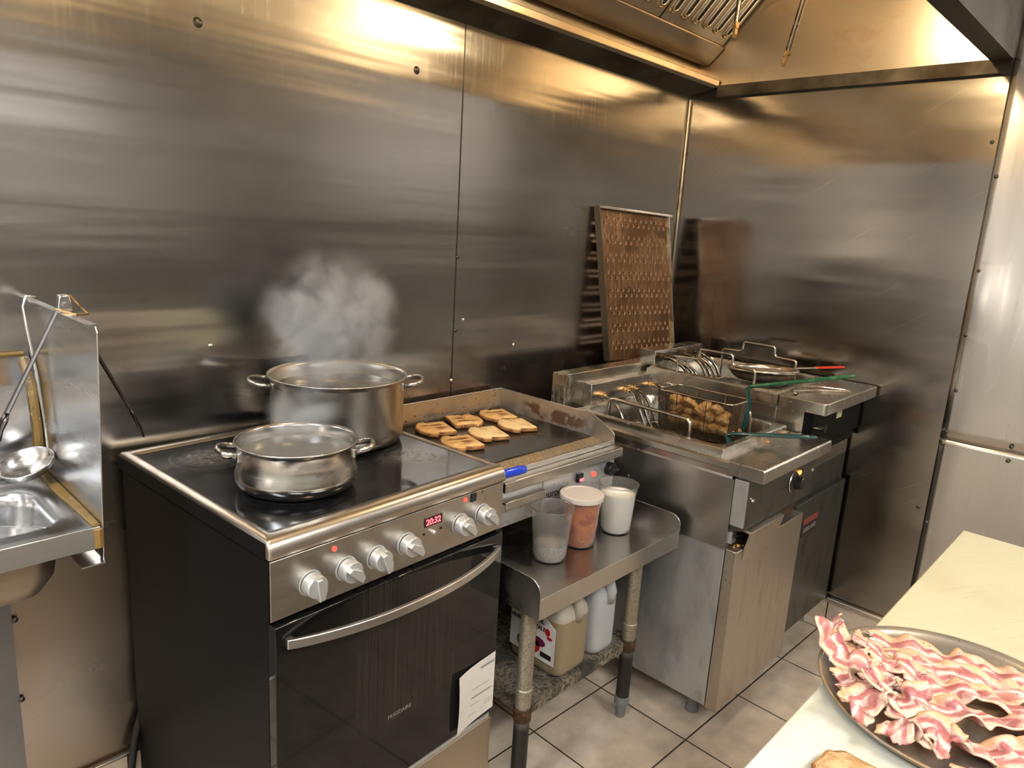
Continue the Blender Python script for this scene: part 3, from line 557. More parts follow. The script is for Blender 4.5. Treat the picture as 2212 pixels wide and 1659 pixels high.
# ------------------------------------------------------------------ griddle
G = thing('griddle', 'electric countertop griddle with black plate and grease guard', 'griddle', (-1.3, -.5, TZ))
GX0, GX1 = -1.555, -1.060
obj('body', MB().box(GX0+.005, GX1-.004, -.50, -.04, .700, .833), steel, G)
for x in (GX0+.04, GX1-.04):
    for y in (-.48, -.09): obj('foot', MB().lathe([(.02, TZ+.0005), (.016, TZ+.08)], (x, y, 0), 16, cap=True), blackplastic, G)
obj('front_panel', MB().box(-1.380, GX1, -.515, -.50, .700, .812), gpanel, G, bev=.001)
obj('front_nose', MB().box(GX0, GX1, -.543, -.505, .808, .836), steel, G, bev=.003)
obj('front_ledge', MB().box(GX0+.004, GX1-.002, -.507, -.425, .826, .840), greasy, G, bev=.002)
obj('front_bead', MB().box(GX0+.004, GX1, -.511, -.503, .836, .852), steel, G, bev=.002)
obj('cooking_plate', MB().box(GX0+.01, GX1-.006, -.427, -.036, .825, .844), griddle_top, G, bev=.002)
gp = [(-.030, .826), (-.030, .912), (-.420, .911), (-.470, .889), (-.503, .872), (-.508, .862), (-.508, .838), (-.30, .826)]
obj('right_guard', MB().prism(gp, 0, GX1-.0015, GX1+.0005), guard, G); obj('guard_rim', MB().tube(rpath([(GX1, a, b) for a, b in gp[1:6]], .006, 3), .0016, 6), steel, G, smooth=True)
obj('back_guard', MB().box(GX0, GX1, -.0315, -.0295, .826, .912), guardb, G); obj('guard_rim', MB().tube([(GX0, -.0305, .912), (GX1, -.0305, .912)], .0016, 6), steel, G)
obj('left_guard', MB().prism([(-.030, .826), (-.030, .870), (-.05, .845), (-.36, .838), (-.36, .826)], 0, GX0, GX0+.002), guard, G)
dr = obj('grease_drawer', MB().box(GX0+.002, -1.383, -.515, -.50, .704, .812), gpanel, G, bev=.001)
obj('drawer_handle', MB().box(GX0+.002, -1.400, -.543, -.515, .778, .784).box(GX0+.002, -1.400, -.545, -.542, .764, .784), steel, dr, bev=.001)
kb = obj('thermostat_knob', MB().lathe([(.020, -.515), (.020, -.530), (.017, -.534)], (-1.088, 0, .770), 28, 1, cap=True), blackplastic, G, smooth='auto')
obj('knob_grip', MB().box(-1.105, -1.071, -.545, -.532, .765, .775), blackplastic, kb, bev=.002)
sw = obj('power_switch', MB().box(-1.242, -1.218, -.526, -.515, .760, .785), blackplastic, G, bev=.002)
obj('switch_glow', MB().box(-1.236, -1.220, -.5275, -.526, .764, .772), digit, sw)
obj('indicator_lamp', MB().lathe([(.0075, -.515), (.0065, -.519), (.003, -.521)], (-1.157, 0, .766), 16, 1, cap=True), led, G, smooth='auto')
textmesh('brand_lettering', 'eurodib', .030, ktext, G, (-1.374, -.5158, .742), (1, 0, 0), (0, 0, 1))
def slice_outline(n=10):
    pts = []
    def arc(cx, cy, rx, ry, a0, a1, k):
        for i in range(k+1):
            a = a0+(a1-a0)*i/k; pts.append((cx+rx*math.cos(a), cy+ry*math.sin(a)))
    arc(.046, .050, .006, .006, PI/2, 0, 3); arc(.046, -.050, .006, .006, 0, -PI/2, 3)     # square end (+x)
    pts.append((.010, -.054)); pts.append((-.002, -.048)); pts.append((-.008, -.051))
    arc(-.016, -.040, .022, .022, -PI*.42, -PI*.85, 5); arc(-.030, 0, .022, .045, -PI*.78, -PI*1.22, 7); arc(-.016, .040, .022, .022, PI*.85, PI*.42, 5)
    pts.append((-.008, .051)); pts.append((-.002, .048)); pts.append((.010, .054))
    return pts
def bread_slice(nm, lb, cat, loc, ang, mtop, mcr, seed, thick=.013, group='toast on the griddle', sc=1.0):
    t = thing(nm, lb, cat, loc, (0, 0, ang), group)
    rnd = random.Random(seed); o = [(x*sc*(1+rnd.uniform(-.02, .02)), y*sc*(1+rnd.uniform(-.02, .02))) for x, y in slice_outline()]
    def ring(k, z): return [(x*k, y*k, z) for x, y in o]
    obj('crumb', MB().loft([ring(.955, thick-.002), ring(.93, thick), ring(.5, thick+.0008), ring(.01, thick+.001)], cap1=True), mtop, t, smooth=True, local=True)
    obj('crust', MB().loft([ring(.96, 0), ring(1, .002), ring(1.005, thick*.6), ring(.99, thick-.001), ring(.955, thick-.0015)], cap0=True), mcr, t, smooth=True, local=True)
    return t
BZ = .845
for i, (x, y, a, m, lb) in enumerate((
    (-1.432, -.122, -.30, toast, 'toast nearest the big pot, leftmost on the griddle'),
    (-1.294, -.112, -.42+PI, toast, 'toast with its square end to the left, second in back row'),
    (-1.167, -.118, -.32, toast, 'browned toast rightmost of the back row on the griddle'),
    (-1.200, -.233, -.36, toast_pale, 'palest toast, rightmost in the front row'),
    (-1.336, -.246, -.34, toast_pale, 'golden toast in the middle of the front row'),
    (-1.460, -.268, -.28, toast, 'toast nearest the range edge, lowest on the griddle'))):
    bread_slice('toast_slice', lb, 'toast', (x, y, BZ), a, m, crustm, 10+i)
# blue handled scraper beside the griddle
t = thing('griddle_scraper', 'scraper with blue handle poking out beside the range corner', 'scraper', (-1.54, -.5, .86))
obj('grip', MB().tube([(-1.500, -.556, .866), (-1.503, -.5555, .866), (-1.52, -.552, .866), (-1.560, -.546, .864), (-1.592, -.542, .862), (-1.598, -.540, .861)], [.005, .0095, .0115, .0115, .010, .007], 14), bluem, t, smooth=True)
obj('blade', MB().tube([(-1.598, -.541, .861), (-1.603, -.50, .845), (-1.603, -.42, .80)], .004, 8).box(-1.605, -1.601, -.44, -.36, .74, .81), steel, t)

# ------------------------------------------------------------------ deli containers
def cup(nm, lb, c, fill, mfill, lid=False, dust=False):
    t = thing(nm, lb, 'container', (c[0], c[1], TZ+.0005)); rt, rb, h = .0565, .0435, .136
    def rr(z): return rb+(rt*.93-rb)*z/h
    outer = [(rb-.004, .001), (rb, .003)]+[(rr(z), z) for z in (.02, .05, .08, .110)]+[(rr(.112)+.0015, .113), (rt*.955, .128), (rt*.96, .137), (rt, .139), (rt+.001, .141), (rt-.001, .142)]
    inner = [(rt*.945, .140), (rt*.94, .128), (rr(.112)-.0005, .113)]+[(rr(z)-.0013, z) for z in (.110, .08, .05, .02)]+[(rb-.002, .004), (rb-.004, .0035)]
    obj('cup', MB().lathe(outer+inner, (0, 0, 0), 64).lathe([(.0005, .001), (rb-.004, .001)], (0, 0, 0), 64).lathe([(.0005, .0035), (rb-.004, .0035)], (0, 0, 0), 64), plastic, t, smooth=True, local=True)
    if fill:
        o = MB().lathe([(.0005, .004), (rb-.0028, .0045), (rr(fill*.5)-.002, fill*.5), (rr(fill)-.002, fill), (rb*.6, fill+.004), (.0005, fill+.006)], (0, 0, 0), 48)
        obj('contents', o, mfill, t, smooth=True, local=True)
    if dust: obj('dusty_film', MB().lathe([(rr(.045)-.0018, .045), (rr(.1)-.0018, .1)], (0, 0, 0), 48), dustm, t, smooth=True, local=True)
    if lid: obj('lid', MB().lathe([(.0005, .1428), (rt*.86, .1428), (rt*.88, .1445), (rt*1.0, .1448), (rt*1.05, .1435), (rt*1.06, .138), (rt*1.045, .131), (rt*1.03, .131), (rt*1.03, .1430), (rt*.89, .1432), (rt*.86, .1422), (.0005, .1422)], (0, 0, 0), 64), lidm, t, smooth='auto', local=True)
cup('deli_container', 'open clear container with a little coarse pepper, leftmost', (-1.428, -.592), .042, pepper, dust=True)
cup('deli_container', 'lidded clear container of orange spice, middle of three', (-1.300, -.586), .118, spice, lid=True)
cup('deli_container', 'open clear container full of white salt, rightmost', (-1.148, -.598), .112, salt)

# ------------------------------------------------------------------ jugs on the undershelf
def jug(nm, lb, x0, x1, y0, y1, h, liquid, mliq, mpl, label):
    cx, cy = (x0+x1)/2, (y0+y1)/2
    t = thing(nm, lb, 'jug', (cx, cy, .2615)); a, b = (x1-x0)/2, (y1-y0)/2
    def ring(k, z, kb=None, off=0): kb = kb or k; return rrect(-a*k, a*k, -b*kb+off, b*kb+off, .028*min(k, kb), z, 5)
    obj('lower_body', MB().loft([ring(.86, 0), ring(.97, .008), ring(1, .02), ring(1, liquid)], cap0=True), mliq, t, smooth=True, local=True)
    obj('upper_body', MB().loft([ring(1, liquid), ring(1, h*.58), ring(.97, h*.63), ring(.72, h*.76), ring(.45, h*.86), ring(.22, h*.93), ring(.2, h)], cap1=True), mpl, t, smooth=True, local=True)
    obj('handle', MB().tube(rpath([(a*.5, -b*.93, h*.60), (a*.55, -b*1.0, h*.80), (a*.35, -b*.45, h*.95), (0, -b*.1, h*.96)], .04, 5), [.017]*2+[.016]*20, 12) if False else MB().tube([(a*.1, -b*.92, h*.55), (a*.1, -b*1.0, h*.66), (a*.1, -b*.80, h*.82), (a*.08, -b*.45, h*.93), (0, -b*.1, h*.96)], .016, 12), mpl, t, smooth=True, local=True)
    obj('cap', MB().lathe([(.019, h), (.019, h+.018)], (0, 0, 0), 20, cap=True), M('jug_cap', (.6, .03, .03), .4), t, local=True)
    if label:
        lbp = obj('label', MB().prism([(-b*.80, .035), (b*.9, .035), (b*.9, h*.68), (b*.1, h*.68), (-b*.80, h*.50)], 0, -a-.0012, -a-.0004), labelm, t, local=True, bev=.0002)
        W = WM(t)
        def T(s, sz, y, z, m, bd=0): textmesh('print', s, sz, m, lbp, W @ Vector((-a-.0016, y, z)), (0, -1, 0), (0, 0, 1), bold=bd)
        T('VEGETABLE OIL', .017, b*.86, h*.50, ktext, .0004); T('HUILE VÉGÉTALE', .0165, b*.86, h*.43, ktext, .0004)
        T('100% pure', .008, b*.5, h*.385, inkm)
        def disc(y, z, ry, rz, m): obj('picture', MB().prism([(y+ry*math.cos(q*PI/8), z+rz*math.sin(q*PI/8)) for q in range(16)], 0, -a-.0020, -a-.0013), m, lbp, local=True)
        disc(b*.1, h*.60, .012, .012, navy); disc(-b*.52, h*.44, .009, .011, redp); disc(-b*.60, h*.385, .010, .005, redp)
        disc(-b*.0, h*.24, .026, .022, redp); disc(-b*.15, h*.30, .03, .014, purp); disc(b*.4, h*.22, .02, .02, greenp); disc(b*.2, h*.31, .022, .012, navy)
        obj('barcode_box', MB().box(-a-.0022, -a-.0013, -b*.70, -b*.30, h*.165, h*.215), ktext, lbp, local=True)
jug('oil_jug', 'large jug of golden vegetable oil with printed label', -1.400, -1.270, -.632, -.440, .288, .165, oilj, jugm, True)
jug('plastic_jug', 'white translucent jug beside the oil jug', -1.238, -1.135, -.630, -.470, .288, .03, jugm2, jugm2, False)

# ------------------------------------------------------------------ near fryer
F = thing('deep_fryer', 'nearer stainless floor fryer between the stand and the other fryer', 'fryer', (-.735, -.85, 0))
FX0, FX1 = -.967, -.500
obj('cabinet', MB().box(FX0+.006, FX1-.004, -.848, -.10, .09, .598), galv, F, bev=.002)
def ringbox(mb, x0, x1, y0, y1, a0, a1, b0, b1, z0, z1):
    for q in ((x0, a0, y0, y1), (a1, x1, y0, y1), (a0, a1, y0, b0), (a0, a1, b1, y1)): mb.box(*q, z0, z1)
    return mb
obj('upper_body', ringbox(MB(), FX0, FX1, -.852, -.10, -.944, -.523, -.799, -.263, .596, .806), fside, F)
obj('ledge', MB().prism([(-.968, .806), (-.944, .806), (-.944, .853), (-.963, .853), (-.970, .848), (-.972, .832), (-.966, .828), (-.966, .812)], 1, -.845, -.10).box(-.523, -.500, -.845, -.10, .806, .853).box(-.944, -.523, -.845, -.799, .806, .853).box(-.944, -.523, -.263, -.10, .806, .853), fsteel, F)
obj('front_shelf', MB().prism([(-.936, .817), (-.936, .850), (-.931, .8555), (-.832, .8555), (-.832, .817)], 0, -.972, -.4945), fsteel, F, bev=.0015)
def well(par, x0, x1, y0, y1, zt, zb, depth, ins, m, rad=.035):
    O = [(rrect(x0, x1, y0, y1, .004, z, 6)) for z in (zb, zt-.003)]
    Lp = O+[rrect(x0+.003, x1-.003, y0+.003, y1-.003, .004, zt, 6), rrect(x0+ins, x1-ins, y0+ins, y1-ins, rad, zt, 6), rrect(x0+ins+.002, x1-ins-.002, y0+ins+.002, y1-ins-.002, rad, zt-.004, 6), rrect(x0+ins+.006, x1-ins-.006, y0+ins+.006, y1-ins-.006, rad, zt-depth, 6)]
    return obj('tank', MB().loft(Lp, cap1=True), m, par, smooth='auto')
well(F, -.945, -.522, -.800, -.262, .876, .8525, .16, .022, fsteel, .04)
obj('oil', MB().add(rrect(-.918, -.549, -.774, -.288, .035, .792, 6), [tuple(range(28))]), oilm, F)
obj('splash_box', MB().box(-.956, -.430, -.222, -.166, .853, .982), M('splash_steel', (.55, .51, .45), .27, 1, layers=(dict(c=(.10, .055, .02), s=(40, 40, 12), lo=.45, hi=.6, r=.6, m=.1, grad=((0, -.17, -.215),)), dict(c=(.4, .28, .14), s=8, lo=.55, hi=.7, m=.7))), F, bev=.002)
hd = obj('element_head', MB().prism([(-.222, .862), (-.262, .866), (-.256, .944), (-.222, .948)], 0, -.855, -.440), fsteel, F, bev=.002)
obj('head_gap', MB().box(-.85, -.44, -.240, -.222, .853, .862), crust, F)
for x, bx in ((-.80, -.81), (-.660, -.70), (-.645, -.67), (-.615, -.63), (-.50, -.56)):
    el = obj('heating_element', MB().tube(rpath([(x, -.258, .905), (x-.004, -.300, .900), (bx, -.345, .872), (bx, -.385, .80), (bx, -.42, .775)], .03, 5), .0062, 10), element_m, F, smooth='auto')
    obj('fitting', MB().tube([(x, -.259, .905), (x, -.272, .904), (x, -.273, .904), (x, -.288, .902)], [.011, .011, .0085, .0085], 8), brass, el)
for x, y0, y1 in ((-.880, -.352, -.652), (-.602, -.40, -.708)):
    obj('lift_bar', MB().tube(rpath([(x, y0, .80), (x, y0, .921), (x, y1, .916), (x, y1, .80)], .022, 6), .0062, 10), wirem, F, smooth='auto')
pn = obj('control_panel', MB().prism([(-.892, .664), (-.892, .812), (-.852, .814), (-.852, .650)], 0, FX0+.006, -.488), fdark, F, bev=.002)
obj('side_strip', MB().box(FX0-.001, FX0+.007, -.893, -.854, .675, .810), galv, F, bev=.001)
kn = obj('thermostat_knob', MB().lathe([(.031, -.893), (.031, -.900), (.026, -.904)], (-.655, 0, .742), 28, 1, cap=True), blackplastic, pn, smooth='auto')
obj('knob_dial', MB().lathe([(.021, -.902), (.020, -.922), (.018, -.924)], (-.65, 0, .742), 24, 1, cap=True), blackplastic, kn, smooth='auto')
obj('knob_ring', MB().lathe([(.0315, -.8925), (.033, -.896), (.0315, -.899)], (-.655, 0, .742), 28, 1), wirem, kn, smooth='auto')
obj('pilot_light', MB().box(-.628, -.606, -.8985, -.892, .757, .769), M('amber_light', (.9, .2, .03), .4, emis=(1, .25, .05), es=4), pn, bev=.002)
obj('guide_mark', MB().box(-.70, -.60, -.8935, -.892, .785, .7865).box(-.735, -.70, -.8935, -.892, .735, .7365), screwm, pn)
for x, z in ((-.925, .748), (-.502, .748)): obj('screw', MB().lathe([(.007, -.8925), (.006, -.897)], (x, 0, z), 12, 1, cap=True), screwb, pn)
obj('inner_bracket', MB().box(-.957, -.93, -.862, -.852, .615, .665), galv, F); obj('pilot_tube', MB().tube([(-.957, -.866, .640), (-.90, -.868, .628)], .003, 6), screwm, F)
obj('recess_shade', MB().box(-.95, -.505, -.853, -.850, .60, .665), crust, F)  # dark plate paints the shade inside the gap above the door
dd = obj('door', MB().box(-.966, -.504, -.886, -.852, .090, .600), fdoor, F, bev=.002)
obj('door_handle', MB().prism([(-.886, .56), (-.905, .648), (-.905, .655), (-.868, .662), (-.868, .655), (-.898, .648), (-.880, .56)], 0, -.930, -.715), fdoor, dd, bev=.001)
for x in (-.89, -.56):
    for y in (-.775, -.18): obj('foot', MB().lathe([(.016, 0), (.020, .004), (.020, .016), (.013, .02), (.013, .05), (.02, .052), (.02, .091)], (x, y, 0), 20, cap=True), grey_rub, F, smooth='auto')

# baskets
def basket(nm, lb, c, a, b, h, g0, g1, mg, wm, nmesh=1):
    t = thing(nm, lb, 'basket', c)
    k = .88; g0 = Vector(g0)-Vector(c); g1 = Vector(g1)-Vector(c)
    def P(side):
        def g(u_, v_):
            z = -h*v_; q = 1-(1-k)*v_; ql = 1-.08*v_
            if side == 0: return (-a*q, -b*ql+2*b*ql*u_, z)
            if side == 1: return (a*q, -b*ql+2*b*ql*u_, z)
            if side == 2: return (-a*q+2*a*q*u_, -b*ql, z)
            if side == 3: return (-a*q+2*a*q*u_, b*ql, z)
            return (-a*k+2*a*k*u_, -b*.92+2*b*.92*v_, -h)
        return g
    m = MB()
    for sd in range(5):
        nu = 54 if sd < 2 else 26; nv = (int(h/.0048) if sd < 4 else 52)
        m.grid(P(sd), nu, nv)
    obj('wire_mesh', m, meshm, t, local=True, wire=.0019)
    obj('rim', MB().tube(rrect(-a, a, -b, b, .02, 0, 4), .0028, 8, closed=True), wirem, t, local=True, smooth=True)
    ribs = MB()
    for y in (-.045, .06): ribs.tube([(-a, y, 0), (-a*k, y*.93, -h), (a*k, y*.93, -h), (a, y, 0)], .0017, 6)
    for x in (-.014, -.005, .005, .014): ribs.tube([(x+.02, -b, 0), (x+.01, -b*.92-.002, -h)], .0020, 6)
    obj('rib', ribs, wirem, t, local=True)
    obj('hook', MB().tube([(-.03, b, 0), (-.03, b+.022, .004), (0, b+.03, .004), (.03, b+.022, .004), (.03, b, 0)], .0026, 8), wirem, t, local=True, smooth=True)
    st = MB()
    for o in (-.006, .006): st.tube([(g0.x+o, -b*.96, -min(h, .09)), (g0.x+o, -b-.003, -.01), (g0.x+o, g0.y+.004, g0.z-.004), (g0.x+o*.8, g0.y-.012, g0.z)], .0052, 8)
    obj('handle_stem', st, wm, t, local=True, smooth='auto')
    P_ = [g0+(g1-g0)*q for q in (0, .04, .12, .3, .5, .7, .9, .98, 1)]
    obj('grip', MB().tube(P_, [.005, .0085, .0095, .0085, .009, .0095, .0095, .007, .003], 12, flat=.7), mg, t, local=True, smooth=True)
    return t
basket('fryer_basket', 'raised fryer basket of fried pieces with bright green handle', (-.685, -.582, .955), .065, .132, .130, (-.640, -.708, 1.000), (-.650, -1.02, 1.095), greenm, dgreenm)
basket('fryer_basket', 'sunken fryer basket with dark green handle lying low over the rim', (-.730, -.560, .806), .100, .185, .10, (-.755, -.715, .868), (-.665, -.948, .898), dgreenm, dgreenm)
rnd = random.Random(4)
pcs = [(-.71+.045*(i % 2)+rnd.uniform(-.006, .006), -.685+.037*(i//2), .862+rnd.uniform(-.006, .006)) for i in range(12)]
pcs += [(-.70+.03*(i % 2)+rnd.uniform(-.008, .008), -.66+.040*(i//2), .893+rnd.uniform(-.004, .006)) for i in range(10)]
pcs += [(-.690+rnd.uniform(-.01, .01), -.64+.05*i, .918+rnd.uniform(-.004, .008)) for i in range(4)]
for i, (x, y, z) in enumerate(pcs):
    m = MB(); n1, n2 = 22, 14; sd = rnd.uniform(0, 99); ax = (rnd.uniform(.020, .027), rnd.uniform(.020, .028), rnd.uniform(.014, .019))
    def Pp(u_, v_):
        th = 2*PI*u_; ph = PI*v_; d = Vector((math.sin(ph)*math.cos(th), math.sin(ph)*math.sin(th), math.cos(ph)))
        q = 1+.28*noise.noise(d*1.6+Vector((sd, 0, 0)))+.14*noise.noise(d*5+Vector((sd, 3, 0)))
        return (d.x*ax[0]*q, d.y*ax[1]*q, d.z*ax[2]*q)
    m.grid(Pp, n1, n2); o = obj('fried_chicken_piece', m, chick, smooth=True); o.location = (x, y, z); o.rotation_euler = (rnd.uniform(-.4, .4), rnd.uniform(-.4, .4), rnd.uniform(0, 6))
    tag(o, 'golden brown fried piece heaped in the raised fryer basket', 'fried food', 'fried pieces in the basket')
for i, (x, y, lb) in enumerate(((-.70, -.815, 'orange fried crumb on the near fryer, by the tank corner'), (-.56, -.805, 'small fried crumb behind the dark green handle'), (-.93, -.87, 'crumbs in the gap above the fryer door'))):
    m = MB(); rr_ = random.Random(i)
    for k in range(9):
        c = Vector((rr_.uniform(-.014, .014), rr_.uniform(-.007, .007), rr_.uniform(.002, .006)))
        m.lathe([(.0003, .004), (.004, .001), (.0035, -.002), (.0003, -.0035)], (0, 0, 0), 6).tf(Matrix.Identity(4)) if False else m.add([c+Vector((rr_.uniform(-.006, .006), rr_.uniform(-.006, .006), rr_.uniform(-.003, .004))) for _ in range(4)], [(0, 1, 2), (0, 2, 3), (0, 3, 1), (1, 3, 2)])
    o = obj('fried_crumb', m, chick, smooth=False); o.location = (x, y, .6005 if i == 2 else .857 if i != 0 else .855); tag(o, lb, 'crumb')

# ------------------------------------------------------------------ far fryer
F2 = thing('deep_fryer', 'farther floor fryer standing in the corner by the right wall', 'fryer', (-.265, -.8, 0))
A0, A1 = -.4875, -.022
obj('cabinet', MB().box(A0+.004, A1, -.835, -.234, .10, .70).box(-.42, A1, -.234, -.08, .10, .70), fdark, F2)
obj('upper_body', ringbox(MB(), A0, A1, -.835, -.234, -.482, -.046, -.734, -.238, .70, .925).box(-.42, A1, -.234, -.08, .70, .925), fsteel, F2)
obj('side_plate', MB().box(A0-.003, A0, -.742, -.26, .78, .922), fside, F2)
obj('side_band', ringbox(MB(), A0-.006, A1, -.744, -.235, -.482, -.046, -.734, -.238, .9255, .9615).box(-.42, A1, -.235, -.08, .9255, .9615), fsteel, F2)
well(F2, -.4825, -.045, -.735, -.237, .968, .9605, .14, .02, fsteel, .03)
obj('oil', MB().add(rrect(-.457, -.071, -.70, -.265, .03, .868, 6), [tuple(range(28))]), oilm, F2)
obj('front_shelf', MB().prism([(p[0], p[1]) for p in rrect(-.4937, -.012, -.905, -.745, .012, 0, 5)], 2, .924, .9635), fsteel, F2, bev=.003)
obj('control_panel', MB().box(A0+.02, A1, -.86, -.835, .80, .922), blackenamel, F2)
k2 = obj('thermostat_knob', MB().lathe([(.014, -.86), (.013, -.885)], (-.42, 0, .868), 20, 1, cap=True), blackplastic, F2, smooth='auto')
obj('lever', MB().tube([(-.46, -.861, .872), (-.46, -.872, .872), (-.425, -.876, .866)], .003, 6), wirem, F2)
obj('data_label', MB().box(-.26, -.215, -.8615, -.86, .872, .898), boardm, F2)
obj('grille', MB().box(A0+.02, A1-.01, -.85, -.835, .765, .79), blackenamel, F2)
dl = obj('door', MB().box(A0+.01, A1-.005, -.853, -.835, .11, .60), fdark, F2, bev=.002)
bd = obj('name_badge', MB().box(-.40, -.27, -.8545, -.853, .470, .535), M('badge_black', (.02, .018, .016), .4), dl)
obj('badge_band', MB().box(-.40, -.27, -.8552, -.8545, .512, .535), M('badge_red', (.22, .05, .035), .4), bd)
textmesh('badge_lettering', 'GARLAND', .024, M('badge_text', (.28, .26, .22), .5), bd, (-.393, -.8556, .484), (1, 0, 0), (0, 0, 1))
for x in (-.46, -.07):
    for y in (-.78, -.15): obj('foot', MB().lathe([(.018, 0), (.018, .10)], (x, y, 0), 16, cap=True), grey_rub, F2)
obj('head_box', MB().box(-.450, -.095, -.240, -.170, .965, 1.022), fsteel, F2, bev=.002)
for i, (x, bx) in enumerate(((-.415, -.395), (-.385, -.355), (-.36, -.33), (-.27, -.27), (-.235, -.235), (-.21, -.20), (-.19, -.17))):
    z = (1.000, .994, .990)[i % 3]
    el = obj('heating_element', MB().tube(rpath([(x, -.240, z), (x, -.285, z), (bx, -.345, z-.035), (bx, -.375, .90), (bx, -.38, .85)], .04, 6), .0062, 10), element_m, F2, smooth='auto')
    obj('fitting', MB().tube([(x, -.241, z), (x, -.256, z)], .012, 8), crust, el)
for x in (-.455, -.115):
    zb = .955 if x < -.3 else .95
    obj('lift_bar', MB().tube(rpath([(x, -.341, zb-.06), (x, -.341, 1.019), (x, -.424, 1.022), (x, -.426, 1.060), (x, -.552, 1.060), (x, -.556, 1.022), (x, -.640, 1.020), (x, -.640, zb-.05)], .012, 5), .0048, 10), wirem, F2, smooth='auto')
basket('fryer_basket', 'empty dark basket lowered into the farther fryer', (-.30, -.53, .925), .105, .125, .05, (-.25, -.665, .945), (-.24, -.70, .948), dgreenm, blackplastic)
# round strainer
t = thing('round_strainer', 'round fine mesh strainer with red handle resting on the far fryer', 'strainer', (-.262, -.580, .995))
t.rotation_euler = (-.06, .04, 0)
R_ = .118
obj('rim', MB().lathe([(R_, -.010), (R_+.005, -.008), (R_+.008, 0), (R_+.006, .005), (R_-.002, .004), (R_-.004, -.008)], (0, 0, 0), 64), wirem, t, local=True, smooth=True)
obj('bowl', MB().lathe([(R_-.002, -.006), (R_*.93, -.022), (R_*.75, -.038), (R_*.4, -.046), (.001, -.048)], (0, 0, 0), 64), M('worn_strainer', (.45, .40, .32), .4, .9, layers=(dict(c=(.25, .15, .07), s=25, lo=.5, hi=.65, m=.4),), bumps=((300, .001, 2),)), t, local=True, smooth=True)
obj('fine_mesh', MB().grid(lambda a, b: ((lambda q, w: (q*math.cos(w), q*math.sin(w), -.008+.002*math.sin(q*90)))(R_*.96*b, 2*PI*a)), 48, 8), M('fine_mesh_metal', (.42, .36, .3), .5, .8, bumps=((500, .0015, 2),), layers=(dict(c=(.6, .55, .5), s=60, lo=.5, hi=.7),)), t, local=True, smooth=True)
hv = Vector((.47, -.335, .025)); h0 = Vector((.10, -.075, .004))
for o_ in (-.006, .006):
    q = Vector((.5, .8, 0))*o_
    obj('handle_wire', MB().tube([h0+q, h0+hv*.18+q*.8], .0026, 8), wirem, t, local=True)
obj('red_handle', MB().tube([h0+hv*.15+Vector((0, .006, 0)), h0+hv*.62+Vector((0, .003, 0)), h0+hv*.60], .0038, 8).tube([h0+hv*.15-Vector((0, .006, 0)), h0+hv*.62-Vector((0, .003, 0))], .0038, 8), redm, t, local=True, smooth='auto')
# wire tongs on the shelf
t = thing('wire_tongs', 'bent wire tongs lying on the far fryer shelf', 'tongs', (-.3, -.82, .966))
obj('wire', MB().tube(rpath([(-.42, -.765, .970), (-.33, -.80, .969), (-.26, -.87, .969), (-.235, -.888, .969), (-.225, -.868, .969), (-.27, -.80, .972), (-.33, -.755, .974)], .02, 5), .0024, 8), wirem, t, smooth='auto')
obj('flat_arm', MB().box(-.02, .14, -.006, .006, 0, .003).tf(Matrix.Translation((-.43, -.775, .968)) @ Matrix.Rotation(.30, 4, 'Z')), wirem, t, bev=.001)

# ------------------------------------------------------------------ perforated tray in the corner
TLc, TRc, BLc, BRc = Vector((-.590, -.022, 1.540)), Vector((-.128, -.030, 1.530)), Vector((-.530, -.085, .965)), Vector((-.112, -.118, .955))
t = thing('perforated_tray', 'rusty brown perforated drain tray leaning in the corner behind the fryers', 'tray', tuple(BLc))
ex = (TRc-TLc).normalized(); ez = ((TLc+TRc)/2-(BLc+BRc)/2).normalized(); en = ex.cross(ez).normalized()
def tp(a, b, d=0):
    p = BLc*(1-a)*(1-b)+BRc*a*(1-b)+TLc*(1-a)*b+TRc*a*b
    return p+en*(-d) if en.y > 0 else p+en*d
sheetb = MB(); cups = MB(); rows = []
y = .985
b_rows = []
for g in range(8):
    base = .935-g*.1165; b_rows += [(base, 0, g), (base-.0365, 1, g)]
hc = .034; wc = 1/13.0
prevb = 1.0
for (bc, stg, g) in b_rows:
    top = bc+hc/2; bot = bc-hc/2
    if prevb-top > .001: sheetb.add([tp(0, top), tp(1, top), tp(1, prevb), tp(0, prevb)], [(0, 1, 2, 3)])
    prevb = bot
    x = .03+(0 if stg ^ (g % 2) else .5*wc)
    sheetb.add([tp(0, bot), tp(x, bot), tp(x, top), tp(0, top)], [(0, 1, 2, 3)])
    for c in range(12):
        x1 = x+wc; cx = (x+x1)/2; n = 16
        if x1 > .995: break
        sq = [];ci = []; ci2 = []; ci3 = []
        for q in range(n):
            an = 2*PI*q/n+PI/4; ca, sa = math.cos(an), math.sin(an); mm = max(abs(ca), abs(sa))
            sq.append(tp(cx+ca/mm*wc/2, bc+sa/mm*hc/2)); ci.append(tp(cx+ca*.0195, bc+sa*.0135)); ci2.append(tp(cx+ca*.017, bc+sa*.0118, -.004)); ci3.append(tp(cx+ca*.0155, bc+sa*.0108, -.007))
        sheetb.loft([sq, ci]); cups.loft([ci, ci2, ci3]); x = x1
    sheetb.add([tp(x, bot), tp(1, bot), tp(1, top), tp(x, top)], [(0, 1, 2, 3)])
sheetb.add([tp(0, 0), tp(1, 0), tp(1, prevb), tp(0, prevb)], [(0, 1, 2, 3)])
nf_ = len(sheetb.f); sheetb.add(cups.v, cups.f)
pl = obj('tray_sheet', sheetb, [baf, M('hole_rim_metal', (.75, .55, .42), .3, .9)], t, smooth=False)
for q_ in pl.data.polygons[nf_:]: q_.material_index = 1
